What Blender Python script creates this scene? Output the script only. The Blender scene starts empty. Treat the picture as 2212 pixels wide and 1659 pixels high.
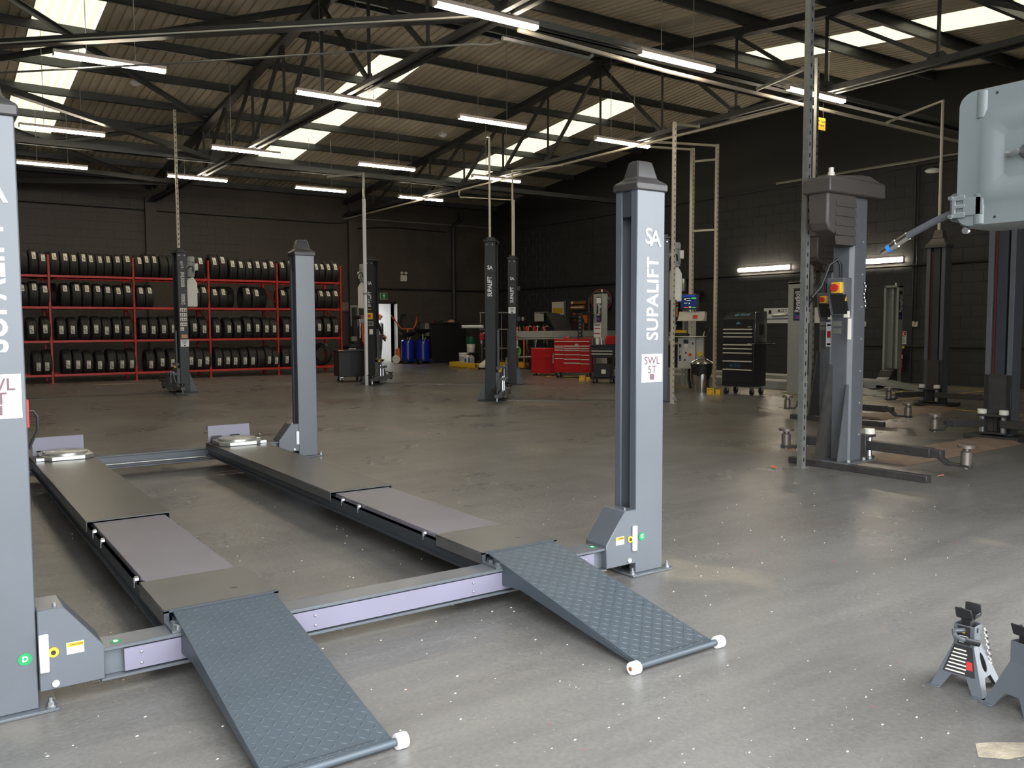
import bpy, math, random
from mathutils import Vector, Matrix
random.seed(7)
S = bpy.context.scene
COL = S.collection
PI = math.pi
R = math.radians
# ------------------------------------------------------------------ camera, sky, exposure
cd = bpy.data.cameras.new('camera'); CAM = bpy.data.objects.new('camera', cd); COL.objects.link(CAM)
S.camera = CAM
cd.sensor_fit = 'HORIZONTAL'; cd.sensor_width = 36.0
cd.lens = 36.0 * 1854.1 / 2212.0
cd.clip_start = 0.05; cd.clip_end = 200
CAMH = 1.35
_yaw, _pit, _rol = R(34.7076), R(3.9804), R(0.22025)
_f = Vector((math.sin(_yaw) * math.cos(_pit), math.cos(_yaw) * math.cos(_pit), -math.sin(_pit)))
_r = Vector((math.cos(_yaw), -math.sin(_yaw), 0))
_d = _f.cross(_r)
_r2 = math.cos(_rol) * _r + math.sin(_rol) * _d
_d2 = -math.sin(_rol) * _r + math.cos(_rol) * _d
_m = Matrix((( _r2.x, -_d2.x, -_f.x), (_r2.y, -_d2.y, -_f.y), (_r2.z, -_d2.z, -_f.z)))
CAM.matrix_world = Matrix.Translation((0, 0, CAMH)) @ _m.to_4x4()
W = bpy.data.worlds.new('overcast_sky'); S.world = W; W.use_nodes = True
_bg = W.node_tree.nodes['Background']
_bg.inputs[0].default_value = (0.93, 0.965, 1.0, 1); _bg.inputs[1].default_value = SKY = 8.4
S.view_settings.view_transform = 'Standard'; S.view_settings.look = 'None'
S.view_settings.exposure = 0.0; S.view_settings.gamma = 1.0; S.view_settings.use_curve_mapping = False
cy = S.cycles
cy.use_denoising = True
cy.max_bounces = 6; cy.diffuse_bounces = 3; cy.glossy_bounces = 3; cy.transmission_bounces = 4
cy.sample_clamp_indirect = 4.0; cy.caustics_reflective = False; cy.caustics_refractive = False
LED = 46.0       # light of the batten tubes
ROOFLIGHT = 1.1  # daylight through the translucent roof sheets
# the door opening in the front wall guides sky sampling
for _x0, _x1 in ((-1.2, 2.75), (3.35, 6.6)):
    pl = bpy.data.lights.new('door_opening_portal', 'AREA'); pl.shape = 'RECTANGLE'; pl.size = _x1 - _x0; pl.size_y = 4.6
    pl.cycles.is_portal = True
    plo = bpy.data.objects.new('door_opening_portal', pl); COL.objects.link(plo)
    plo.location = ((_x0 + _x1) / 2, 0.9, 2.3); plo.rotation_euler = (R(90), 0, 0)

# ------------------------------------------------------------------ materials
def lin(c):
    c /= 255.0
    return c / 12.92 if c <= 0.04045 else ((c + 0.055) / 1.055) ** 2.4
def rgb(r, g, b): return (lin(r), lin(g), lin(b), 1)
MATS = {}
def mat(name, col, rough=0.5, metal=0.0, emit=None, estr=1.0, spec=0.5, noise=0.0, nscale=8.0, bump=0.0, bscale=60.0, coat=0.0, alpha=None, trans=0.0, stretch=None):
    m = bpy.data.materials.new(name); m.use_nodes = True
    nt = m.node_tree; b = nt.nodes['Principled BSDF']
    b.inputs['Base Color'].default_value = col; b.inputs['Roughness'].default_value = rough
    b.inputs['Metallic'].default_value = metal; b.inputs['Specular IOR Level'].default_value = spec
    b.inputs['Coat Weight'].default_value = coat; b.inputs['Coat Roughness'].default_value = 0.22
    if trans: b.inputs['Transmission Weight'].default_value = trans
    if emit: b.inputs['Emission Color'].default_value = emit; b.inputs['Emission Strength'].default_value = estr
    if noise or bump:
        tc = nt.nodes.new('ShaderNodeTexCoord'); src = tc.outputs['Object']
        if stretch:
            mp = nt.nodes.new('ShaderNodeMapping'); mp.inputs['Scale'].default_value = stretch
            nt.links.new(src, mp.inputs[0]); src = mp.outputs[0]
    if noise:
        n = nt.nodes.new('ShaderNodeTexNoise'); n.inputs['Scale'].default_value = nscale; n.inputs['Detail'].default_value = 5
        nt.links.new(src, n.inputs['Vector'])
        mr = nt.nodes.new('ShaderNodeMapRange'); mr.inputs[1].default_value = 0.3; mr.inputs[2].default_value = 0.7
        mr.inputs[3].default_value = 1 - noise; mr.inputs[4].default_value = 1 + noise
        nt.links.new(n.outputs[0], mr.inputs[0])
        mx = nt.nodes.new('ShaderNodeMix'); mx.data_type = 'RGBA'; mx.blend_type = 'MULTIPLY'; mx.inputs[0].default_value = 1
        mx.inputs[6].default_value = col; nt.links.new(mr.outputs[0], mx.inputs[7]); nt.links.new(mx.outputs[2], b.inputs['Base Color'])
        r2 = nt.nodes.new('ShaderNodeMapRange'); r2.inputs[3].default_value = max(0.05, rough - noise * 0.25); r2.inputs[4].default_value = min(1, rough + noise * 0.25)
        nt.links.new(n.outputs[0], r2.inputs[0]); nt.links.new(r2.outputs[0], b.inputs['Roughness'])
    if bump:
        n2 = nt.nodes.new('ShaderNodeTexNoise'); n2.inputs['Scale'].default_value = bscale; n2.inputs['Detail'].default_value = 4
        nt.links.new(src, n2.inputs['Vector'])
        bp = nt.nodes.new('ShaderNodeBump'); bp.inputs['Strength'].default_value = bump; bp.inputs['Distance'].default_value = 0.01
        nt.links.new(n2.outputs[0], bp.inputs['Height']); nt.links.new(bp.outputs[0], b.inputs['Normal'])
    MATS[name] = m
    return m

M = {}
M['wall'] = mat('black_wall_paint', rgb(54, 55, 56), 0.5, noise=0.12, nscale=2.5, bump=0.15, bscale=25)
M['wallback'] = mat('charcoal_brown_wall_paint', rgb(76, 69, 62), 0.55, noise=0.18, nscale=1.2, bump=0.2, bscale=30)
M['clad'] = mat('black_cladding', rgb(52, 53, 54), 0.5, noise=0.08, nscale=1.5)
M['roof'] = mat('weathered_grey_roof_sheet', rgb(206, 198, 178), 0.6, noise=0.14, nscale=1.6, stretch=(1, 0.25, 1))
M['steel'] = mat('black_painted_steel', rgb(62, 62, 62), 0.42, noise=0.12, nscale=6)
M['purlin'] = mat('dark_grey_purlin_steel', rgb(78, 80, 80), 0.38, noise=0.12, nscale=4)
M['lift'] = mat('anthracite_lift_paint', rgb(88, 93, 99), 0.36, noise=0.05, nscale=5, bump=0.03, bscale=220, coat=0.35)
M['liftdk'] = mat('dark_slate_lift_paint', rgb(58, 63, 68), 0.4, noise=0.06, nscale=5)
M['tread'] = mat('slate_checker_plate_paint', rgb(70, 79, 86), 0.42, noise=0.06, nscale=5)
M['lav'] = mat('lavender_grey_cover_paint', rgb(124, 121, 138), 0.45, noise=0.04, nscale=4)
M['black'] = mat('black_plastic', rgb(34, 34, 36), 0.42, noise=0.05)
M['blacklift'] = mat('near_black_lift_paint', rgb(46, 48, 50), 0.35, noise=0.05)
M['capgrey'] = mat('grey_moulded_plastic', rgb(60, 58, 57), 0.42, noise=0.04)
M['white'] = mat('white_vinyl', rgb(236, 238, 240), 0.45)
M['offwhite'] = mat('off_white_plastic', rgb(226, 222, 208), 0.45)
M['galv'] = mat('galvanised_steel', rgb(176, 178, 174), 0.36, metal=0.75, noise=0.12, nscale=20)
M['zinc'] = mat('zinc_plated_steel', rgb(200, 202, 205), 0.28, metal=0.9)
M['chrome'] = mat('polished_chrome', rgb(215, 215, 215), 0.12, metal=1.0)
M['alu'] = mat('brushed_aluminium', rgb(205, 206, 200), 0.34, metal=0.8, noise=0.06, nscale=30)
M['rubber'] = mat('tyre_rubber', rgb(40, 38, 36), 0.62, noise=0.12, nscale=12)
M['red'] = mat('red_racking_paint', rgb(196, 52, 42), 0.45, noise=0.08)
M['redbox'] = mat('red_enamel', rgb(178, 26, 26), 0.3, noise=0.05)
M['blue'] = mat('blue_enamel', rgb(24, 42, 150), 0.28)
M['yellow'] = mat('yellow_paint', rgb(226, 180, 52), 0.45)
M['yline'] = mat('yellow_floor_paint', rgb(226, 198, 84), 0.5, noise=0.12, nscale=6)
M['orange'] = mat('orange_plastic', rgb(224, 112, 48), 0.4)
M['green'] = mat('green_plastic', rgb(86, 190, 62), 0.45)
M['dkgreen'] = mat('dark_green_plastic', rgb(22, 92, 58), 0.4)
M['ravgrey'] = mat('light_grey_enamel', rgb(158, 160, 156), 0.42, noise=0.05)
M['ravdark'] = mat('slate_grey_enamel', rgb(92, 95, 99), 0.4, noise=0.06)
M['ravarm'] = mat('worn_black_steel', rgb(58, 56, 54), 0.45, noise=0.2, nscale=12)
M['cover'] = mat('brown_grey_motor_cover_plastic', rgb(78, 73, 69), 0.5, noise=0.04)
M['rust'] = mat('rusty_checker_plate', rgb(132, 112, 96), 0.55, noise=0.2, nscale=5)
M['reel'] = mat('pale_blue_grey_pressed_steel', rgb(98, 104, 104), 0.36, noise=0.03)
M['hose'] = mat('dark_rubber_hose', rgb(70, 72, 76), 0.5)
M['led'] = mat('lit_led_diffuser', rgb(250, 246, 236), 0.4, emit=(1.0, 0.86, 0.66, 1), estr=LED)
M['batten'] = mat('pale_batten_housing', rgb(226, 210, 198), 0.45)
M['roofglow'] = mat('daylit_translucent_roof_sheet', rgb(240, 236, 205), 0.5, emit=(1.0, 0.95, 0.72, 1), estr=ROOFLIGHT)
M['lobbyled'] = mat('lit_lobby_panel', rgb(250, 250, 250), 0.5, emit=(1, .97, .92, 1), estr=14.0)
M['chrome2'] = mat('bright_galvanised_sheet', rgb(196, 194, 188), 0.2, metal=1.0, noise=0.1, nscale=5)
M['teal2'] = mat('dim_teal_print', rgb(44, 84, 104), 0.5)
M['ravgrey2'] = mat('warm_pale_grey_enamel', rgb(188, 184, 172), 0.42)
M['blackflat'] = mat('flat_black_steel', rgb(22, 22, 24), 0.5)
M['screen'] = mat('lit_screen', rgb(12, 20, 44), 0.3, emit=rgb(14, 34, 72), estr=1.0)
for _n, _c in (('green', (70, 190, 90)), ('white', (220, 220, 220)), ('blue', (40, 70, 190)), ('red', (190, 60, 60)), ('yellow', (220, 200, 80))): M['scr_' + _n] = mat('lit_screen_' + _n, rgb(*_c), 0.3, emit=rgb(*_c), estr=1.0)
M['bluelight'] = mat('blue_plastic_ring', rgb(40, 120, 200), 0.35)
M['leaf'] = mat('orange_leaf', rgb(206, 110, 62), 0.7)
M['dot'] = mat('green_dot_print', rgb(30, 146, 84), 0.45)
M['handle'] = mat('satin_aluminium_handle', rgb(226, 222, 208), 0.35, metal=0.35)
M['mauvedk'] = mat('dark_mauve_print', rgb(104, 76, 84), 0.5)
M['cable'] = mat('black_cable', rgb(26, 26, 26), 0.5)
M['copper'] = mat('off_white_painted_pipe', rgb(208, 200, 182), 0.4)
M['teal'] = mat('teal_print', rgb(82, 140, 158), 0.45)
M['redprint'] = mat('red_print', rgb(188, 48, 44), 0.45)
M['darkprint'] = mat('dark_print', rgb(36, 34, 36), 0.5)
M['mauveprint'] = mat('mauve_print', rgb(128, 100, 108), 0.5)
M['blueprint'] = mat('blue_print', rgb(40, 84, 176), 0.45)
M['greensign'] = mat('green_sign_face', rgb(24, 128, 74), 0.4)
M['skin'] = mat('skin', rgb(214, 150, 122), 0.55)
M['hair'] = mat('grey_ginger_hair', rgb(150, 112, 92), 0.7)
M['shirt'] = mat('pale_shirt_cloth', rgb(196, 204, 216), 0.8)
M['navy'] = mat('dark_work_cloth', rgb(38, 40, 46), 0.8)
M['greycloth'] = mat('grey_work_trousers', rgb(88, 92, 98), 0.8)
M['brown'] = mat('brown_wood', rgb(150, 96, 56), 0.5, noise=0.15)
M['clearpl'] = mat('milky_plastic', rgb(222, 220, 212), 0.35)

# ------------------------------------------------------------------ mesh helpers
class MB:
    def __init__(s): s.v = []; s.f = []; s.mi = []; s.m = 0
    def _add(s, vs, fs):
        o = len(s.v); s.v += [tuple(v) for v in vs]
        for f in fs: s.f.append(tuple(i + o for i in f)); s.mi.append(s.m)
        return s
    def box(s, x0, y0, z0, x1, y1, z1):
        if x0 > x1: x0, x1 = x1, x0
        if y0 > y1: y0, y1 = y1, y0
        if z0 > z1: z0, z1 = z1, z0
        return s._add([(x0,y0,z0),(x1,y0,z0),(x1,y1,z0),(x0,y1,z0),(x0,y0,z1),(x1,y0,z1),(x1,y1,z1),(x0,y1,z1)],
                      [(0,3,2,1),(4,5,6,7),(0,1,5,4),(1,2,6,5),(2,3,7,6),(3,0,4,7)])
    def quad(s, a, b, c, d): return s._add([a, b, c, d], [(0, 1, 2, 3)])
    def prism(s, pts, vec):          # closed polygon (3D points, planar) swept along vec
        n = len(pts); v = Vector(vec); P = [Vector(p) for p in pts]
        nn = Vector((0, 0, 0))
        for i in range(n): nn += (P[i] - P[0]).cross(P[(i + 1) % n] - P[0])
        if nn.dot(v) < 0: P = P[::-1]
        Q = [p + v for p in P]
        fs = [tuple(range(n))[::-1], tuple(range(n, 2 * n))] + [(i, (i + 1) % n, n + (i + 1) % n, n + i) for i in range(n)]
        return s._add(P + Q, fs)
    def bar(s, a, b, w, h=None, up=(0, 0, 1), off=0.0):   # rectangular bar from a to b
        a = Vector(a); b = Vector(b); h = w if h is None else h
        d = (b - a).normalized(); u = Vector(up)
        if abs(d.dot(u)) > 0.98: u = Vector((0, 1, 0))
        x = d.cross(u).normalized(); y = x.cross(d).normalized()
        c = [(-w/2, -h/2), (w/2, -h/2), (w/2, h/2), (-w/2, h/2)]
        return s._add([p + x * i + y * (j + off) for p in (a, b) for i, j in c],
                      [(0,1,2,3),(7,6,5,4),(1,0,4,5),(2,1,5,6),(3,2,6,7),(0,3,7,4)])
    def angle(s, a, b, w, t, up=(0, 0, 1)):               # L section bar
        a = Vector(a); b = Vector(b); d = (b - a).normalized(); u = Vector(up)
        if abs(d.dot(u)) > 0.98: u = Vector((0, 1, 0))
        x = d.cross(u).normalized(); y = x.cross(d).normalized()
        c = [(0, 0), (w, 0), (w, t), (t, t), (t, w), (0, w)]
        A = [a + x * (i - w/2) + y * (j - w/2) for i, j in c]
        return s.prism(A, b - a)
    def tube(s, pts, r, n=10, cap=True, radii=None):
        P = [Vector(p) for p in pts]; vs = []; fs = []; N = len(P)
        pu = None
        for i, p in enumerate(P):
            d = ((P[min(i + 1, N - 1)] - P[max(i - 1, 0)])).normalized()
            if pu is None:
                pu = Vector((0, 0, 1)) if abs(d.z) < 0.9 else Vector((1, 0, 0))
            x = d.cross(pu).normalized(); y = x.cross(d).normalized(); pu = y
            rr = radii[i] if radii else r
            for k in range(n):
                t = 2 * PI * k / n
                vs.append(p + x * rr * math.cos(t) + y * rr * math.sin(t))
        for i in range(N - 1):
            for k in range(n):
                a, b = i * n + k, i * n + (k + 1) % n
                fs.append((a, b, b + n, a + n))
        if cap: fs += [tuple(range(n))[::-1], tuple(range((N - 1) * n, N * n))]
        return s._add(vs, fs)
    def cyl(s, a, b, r, n=14, r2=None): return s.tube([a, b], r, n, True, [r, r if r2 is None else r2])
    def lathe(s, prof, c=(0, 0, 0), axis='z', n=24, cap=True):   # prof: list of (radius, height)
        vs = []; fs = []; L = len(prof)
        for rr, h in prof:
            for k in range(n):
                t = 2 * PI * k / n; a, b = rr * math.cos(t), rr * math.sin(t)
                p = {'z': (a, b, h), 'x': (h, a, b), 'y': (b, h, a)}[axis]
                vs.append((p[0] + c[0], p[1] + c[1], p[2] + c[2]))
        for i in range(L - 1):
            for k in range(n):
                a, b = i * n + k, i * n + (k + 1) % n
                fs.append((a, b, b + n, a + n))
        if cap: fs += [tuple(range(n))[::-1], tuple(range((L - 1) * n, L * n))]
        return s._add(vs, fs)
    def sphere(s, c, r, n=12, m=8, sc=(1, 1, 1)):
        prof = [(max(1e-4, math.sin(PI * i / m)), -math.cos(PI * i / m)) for i in range(m + 1)]
        o = len(s.v); s.lathe([(p * r, h * r) for p, h in prof], (0, 0, 0), 'z', n, False)
        for i in range(o, len(s.v)):
            v = s.v[i]; s.v[i] = (v[0] * sc[0] + c[0], v[1] * sc[1] + c[1], v[2] * sc[2] + c[2])
        return s
    def xf(s, mtx, start=0):
        for i in range(start, len(s.v)): s.v[i] = tuple(mtx @ Vector(s.v[i]))
        return s
    def mesh(s, name, mats):
        me = bpy.data.meshes.new(name); me.from_pydata(s.v, [], s.f)
        if not isinstance(mats, (list, tuple)): mats = [mats]
        for m in mats: me.materials.append(m)
        if len(mats) > 1: me.polygons.foreach_set('material_index', s.mi)
        me.polygons.foreach_set('use_smooth', [True] * len(me.polygons))
        me.update(); me.set_sharp_from_angle(angle=R(32))
        return me
    def build(s, name, mats, parent=None, bevel=0.0, loc=None, rz=0.0, seg=1):
        o = bpy.data.objects.new(name, s.mesh(name, mats)); COL.objects.link(o)
        if parent: o.parent = parent
        if loc: o.location = loc
        if rz: o.rotation_euler[2] = rz
        if bevel:
            b = o.modifiers.new('bevel', 'BEVEL'); b.width = bevel; b.segments = seg; b.limit_method = 'ANGLE'; b.angle_limit = R(40)
            b.harden_normals = False
        return o

def tag(o, label, cat, group=None, kind=None):
    if label: o['label'] = label
    if cat: o['category'] = cat
    if group: o['group'] = group
    if kind: o['kind'] = kind
    return o
def thing(name, label, cat, loc=(0, 0, 0), rz=0.0, group=None):
    o = bpy.data.objects.new(name, None); COL.objects.link(o)
    o.empty_display_size = 0.1; o.location = loc; o.rotation_euler = (0, 0, rz)
    return tag(o, label, cat, group)
def struct(name, loc=(0, 0, 0)):
    o = bpy.data.objects.new(name, None); COL.objects.link(o); o.location = loc; o['kind'] = 'structure'; return o
def dup(root, label=None, loc=None, rz=None, group=None):
    def cp(o, par):
        c = o.copy(); COL.objects.link(c); c.parent = par
        for ch in o.children: cp(ch, c)
        return c
    r = cp(root, None)
    if label: r['label'] = label
    if group: r['group'] = group
    if loc is not None: r.location = loc
    if rz is not None: r.rotation_euler[2] = rz
    return r
def text(s, size, loc, xd, yd, m, parent=None, bold=0.0, name='lettering', align='CENTER', sx=1.0, ext=0.0008, sp=1.0):
    c = bpy.data.curves.new(name, 'FONT'); c.body = s; c.size = size; c.align_x = align; c.align_y = 'CENTER'
    c.offset = bold * size; c.extrude = ext; c.resolution_u = 3; c.space_character = sp
    c.materials.append(m)
    fo = bpy.data.objects.new(name + '_font', c)
    me = bpy.data.meshes.new_from_object(fo); me.name = name
    bpy.data.objects.remove(fo); bpy.data.curves.remove(c)
    o = bpy.data.objects.new(name, me); COL.objects.link(o)
    x = Vector(xd).normalized(); y = Vector(yd).normalized(); z = x.cross(y)
    mm = Matrix((x * sx, y, z)).transposed().to_4x4(); mm.translation = Vector(loc)
    if parent: o.parent = parent
    o.matrix_local = mm
    return o
# ================================================================== the setting
YW, XG, YF, XL = 27.8, 18.4, 1.0, -6.4       # back wall, gable wall, front wall, far left wall
ZR, SL, YR = 7.2, 0.105, 14.4                # ridge height, slope, ridge line
def zroof(y): return ZR - SL * abs(y - YR)

# ---- floor
fm = bpy.data.materials.new('worn_dark_grey_floor_paint'); fm.use_nodes = True
def floor_nodes():
    nt = fm.node_tree; b = nt.nodes['Principled BSDF']; N = nt.nodes.new; L = nt.links.new
    tc = N('ShaderNodeTexCoord')
    def noise(sc, det=6, vec=None, stretch=None, rough=0.6):
        n = N('ShaderNodeTexNoise'); n.inputs['Scale'].default_value = sc; n.inputs['Detail'].default_value = det; n.inputs['Roughness'].default_value = rough
        v = tc.outputs['Object']
        if stretch:
            mp = N('ShaderNodeMapping'); mp.inputs['Scale'].default_value = stretch; L(v, mp.inputs[0]); v = mp.outputs[0]
        L(v, n.inputs['Vector']); return n.outputs[0]
    def ramp(src, stops):
        r = N('ShaderNodeValToRGB'); e = r.color_ramp.elements
        for i, (p, c) in enumerate(stops):
            if i > 1: e.new(p)
            e[i].position = p; e[i].color = c
        L(src, r.inputs[0]); return r.outputs[0]
    def mix(a, c, f, mode='MIX'):
        m = N('ShaderNodeMix'); m.data_type = 'RGBA'; m.blend_type = mode
        L(a, m.inputs[6])
        if isinstance(c, tuple): m.inputs[7].default_value = c
        else: L(c, m.inputs[7])
        if isinstance(f, float): m.inputs[0].default_value = f
        else: L(f, m.inputs[0])
        return m.outputs[2]
    base = ramp(noise(0.35, 6, stretch=(0.6, 1.3, 1)), [(0.3, rgb(98, 96, 93)), (0.5, rgb(112, 110, 107)), (0.72, rgb(124, 122, 118))])
    streak = ramp(noise(1.6, 5, stretch=(0.35, 3.0, 1)), [(0.32, (0.84, 0.84, 0.84, 1)), (0.62, (1.08, 1.08, 1.07, 1))])
    col = mix(base, streak, 1.0, 'MULTIPLY')
    grain = ramp(noise(55, 3), [(0.3, (0.82, 0.82, 0.82, 1)), (0.7, (1.15, 1.15, 1.15, 1))])
    col = mix(col, grain, 0.8, 'MULTIPLY')
    specks = ramp(noise(70, 1, rough=0.3), [(0.775, (0, 0, 0, 1)), (0.79, (0.7, 0.7, 0.7, 1))])
    col = mix(col, rgb(196, 194, 190), specks)
    patch = ramp(noise(0.55, 3, stretch=(1.2, 0.8, 1)), [(0.60, (0, 0, 0, 1)), (0.66, (0.55, 0.55, 0.55, 1))])
    col = mix(col, rgb(140, 132, 118), patch)
    red = ramp(noise(0.22, 2, stretch=(1, 1, 1)), [(0.62, (0, 0, 0, 1)), (0.7, (0.35, 0.35, 0.35, 1))])
    col = mix(col, rgb(112, 84, 76), red)
    L(col, b.inputs['Base Color'])
    rr = ramp(noise(1.1, 6), [(0.3, (0.24, 0.24, 0.24, 1)), (0.7, (0.38, 0.38, 0.38, 1))])
    L(rr, b.inputs['Roughness'])
    b.inputs['Specular IOR Level'].default_value = 0.55
    n1 = noise(30, 6, rough=0.66); bp = N('ShaderNodeBump'); bp.inputs['Strength'].default_value = 0.17; bp.inputs['Distance'].default_value = 0.02
    L(n1, bp.inputs['Height']); 
    n2 = noise(3.0, 3); bp2 = N('ShaderNodeBump'); bp2.inputs['Strength'].default_value = 0.12; bp2.inputs['Distance'].default_value = 0.05
    L(n2, bp2.inputs['Height']); L(bp.outputs[0], bp2.inputs['Normal']); L(bp2.outputs[0], b.inputs['Normal'])
floor_nodes()
FLOOR = MB().box(XL, YF - 0.25, -0.2, XG, YW, 0.0).build('floor', fm); FLOOR['kind'] = 'structure'
M['apron'] = mat('grey_concrete_apron', rgb(128, 128, 126), 0.8, noise=0.15, nscale=3, bump=0.2, bscale=80)
g = MB().box(-30, -30, -0.22, 30, YF - 0.25, -0.015).build('ground', M['apron']); g['kind'] = 'structure'
# yellow bay markings painted on the floor
def floor_line(a, b, w=0.06, nm='line_marking'):
    a = Vector((a[0], a[1], 0)); b = Vector((b[0], b[1], 0)); d = (b - a).normalized(); p = Vector((-d.y, d.x, 0)) * w / 2
    MB().quad((*(a - p).xy, 0.003), (*(b - p).xy, 0.003), (*(b + p).xy, 0.003), (*(a + p).xy, 0.003)).build(nm, M['yline'], FLOOR)
for a, b in (((13.75, 18.6), (13.75, 8.5)), ((13.3, 17.6), (13.3, 7.7)), ((17.5, 22.6), (17.5, 7.9)), ((17.85, 22.6), (17.85, 3.0)),
             ((13.75, 8.5), (17.4, 8.55)), ((13.9, 9.1), (17.3, 9.75)), ((15.2, 10.45), (17.6, 10.42)), ((13.2, 7.75), (13.2, 5.6)), ((13.75, 18.6), (16.6, 22.6)), ((13.3, 17.6), (16.2, 20.6))):
    floor_line(a, b)
M['bare'] = mat('bare_worn_concrete', rgb(150, 140, 122), 0.8, noise=0.25, nscale=14, bump=0.4, bscale=60)
for (cx, cy_, sx_, sy_) in ((1.75, 9.4, 0.36, 0.55), (3.7, 21.6, 0.9, 0.25)):
    pts = [(cx + sx_ * (0.5 + random.uniform(-.06, .06)) * sg[0], cy_ + sy_ * (0.5 + random.uniform(-.06, .06)) * sg[1], 0.0012) for sg in ((-1, -1), (0, -1.03), (1, -1), (1.04, 0), (1, 1), (0, 0.98), (-1, 1), (-0.97, 0))]
    MB()._add(pts, [tuple(range(8))]).build('worn_patch', M['bare'], FLOOR)

# ---- walls of painted blocks
BL, BH, GAP = 0.45, 0.245, 0.006
def block_wall(par, along, fixed, inward, a0, a1, z1, m, keep, holes=()):
    """blocks on a wall plane; 'along' is the axis the courses run on; the 300 nearest blocks in view are single parts"""
    rows = int(z1 / BH); cells = []
    for r_ in range(rows):
        a = a0 - (BL / 2 if r_ % 2 else 0)
        while a < a1:
            s0, s1 = max(a, a0), min(a + BL, a1)
            zc = r_ * BH
            if s1 - s0 > 0.06 and not any(s1 > h[0] and s0 < h[1] and zc + BH > h[2] and zc < h[3] for h in holes): cells.append((s0, s1, zc))
            a += BL
    full = [c for c in cells if c[1] - c[0] > BL - 1e-4 and keep(c)]
    dist = lambda c: math.hypot((c[0] if along == 'x' else fixed), (c[0] if along == 'y' else fixed)) + abs(c[2] - 2) * .2
    full.sort(key=dist); single = set(full[:300])
    t = 0.005
    def shape(mb, s0, s1, z0, org=(0, 0)):
        g_ = GAP / 2; c = 0.003
        def P(a, z, d):
            return (a, fixed_local + inward * d, z) if along == 'x' else (fixed_local + inward * d, a, z)
        o = [P(s0 + g_, z0 + g_, 0), P(s1 - g_, z0 + g_, 0), P(s1 - g_, z0 + BH - g_, 0), P(s0 + g_, z0 + BH - g_, 0)]
        i = [P(s0 + g_ + c, z0 + g_ + c, t), P(s1 - g_ - c, z0 + g_ + c, t), P(s1 - g_ - c, z0 + BH - g_ - c, t), P(s0 + g_ + c, z0 + BH - g_ - c, t)]
        flip = (along == 'x') == (inward > 0)
        fs = [(4, 5, 6, 7)] + [(k, (k + 1) % 4, 4 + (k + 1) % 4, 4 + k) for k in range(4)]
        if flip: fs = [f[::-1] for f in fs]
        mb._add(o + i, fs)
    fixed_local = 0.0
    pm = MB(); shape(pm, 0, BL, 0); me = pm.mesh('block', m)
    for (s0, s1, z0) in full[:300]:
        o = bpy.data.objects.new('block', me); COL.objects.link(o); o.parent = par
        o.location = ((s0, fixed, z0) if along == 'x' else (fixed, s0, z0))
        d = random.uniform(-0.002, 0.002)
        if along == 'x': o.location.y += d
        else: o.location.x += d
    fixed_local = fixed
    rest = MB()
    for c in cells:
        if c not in single: shape(rest, *c)
    if rest.f:
        ro = rest.build('block_field', m, par); ro['kind'] = 'stuff'

WB = struct('wall_back')
DX0, DX1, DZ = 13.42, 14.12, 2.1
wb = MB().box(XL, YW, 0, DX0, YW + 0.25, 6.4).box(DX1, YW, 0, XG + 0.25, YW + 0.25, 6.4).box(DX0, YW, DZ, DX1, YW + 0.25, 6.4)
wb.build('mortar_bed', M['wallback'], WB)
block_wall(WB, 'x', YW, -1, 1.35, XG, 5.4, M['wallback'], lambda c: (c[2] > 3.1 or c[0] > 10.6) and c[2] < 4.9, holes=((DX0 - .06, DX1 + .06, 0, DZ + .08),))
WR = struct('wall_right')
wr = MB()
wr.prism([(XG, YF - .25, 0), (XG, YW + .25, 0), (XG, YW + .25, zroof(YW) + .05), (XG, YR, ZR + .05), (XG, YF - .25, zroof(YF) + .05)], (0.25, 0, 0))
wr.build('mortar_bed', M['wall'], WR)
block_wall(WR, 'y', XG, -1, 7.2, YW, 4.85, M['wall'], lambda c: True)
up = MB().prism([(XG - .03, YF, 4.86), (XG - .03, YW, 4.86), (XG - .03, YW, zroof(YW)), (XG - .03, YR, ZR), (XG - .03, YF, zroof(YF))], (0.04, 0, 0))
up.build('upper_cladding', M['clad'], WR)
MB().box(XG - .06, YF, 4.82, XG, YW, 4.88).build('ledge', M['wall'], WR)
for y in (10.75, 21.85): MB().box(XG - .035, y, 0.0, XG, y + .03, 4.82).build('movement_joint', M['steel'], WR)
o = MB().box(XL - .2, YF - .25, 0, XL, YW + .25, 7.4).build('wall_left', M['wallback']); o['kind'] = 'structure'
OX0, OX1, OZ = -1.2, 2.75, 4.6
o = MB().box(XL, YF - .25, 0, OX0, YF, 6.2).box(OX1, YF - .25, 0, 3.35, YF, 6.2).box(6.6, YF - .25, 0, XG, YF, 6.2).box(OX0, YF - .25, OZ, OX1, YF, 6.2).box(3.35, YF - .25, OZ, 6.6, YF, 6.2).build('wall_front', M['wall']); o['kind'] = 'structure'
for i, x in enumerate((5.8, 12.36)):
    o = MB().box(x, YW - .16, 0, x + .32, YW - 0.012, 5.2).build('pilaster', M['wallback'], WB)

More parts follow.
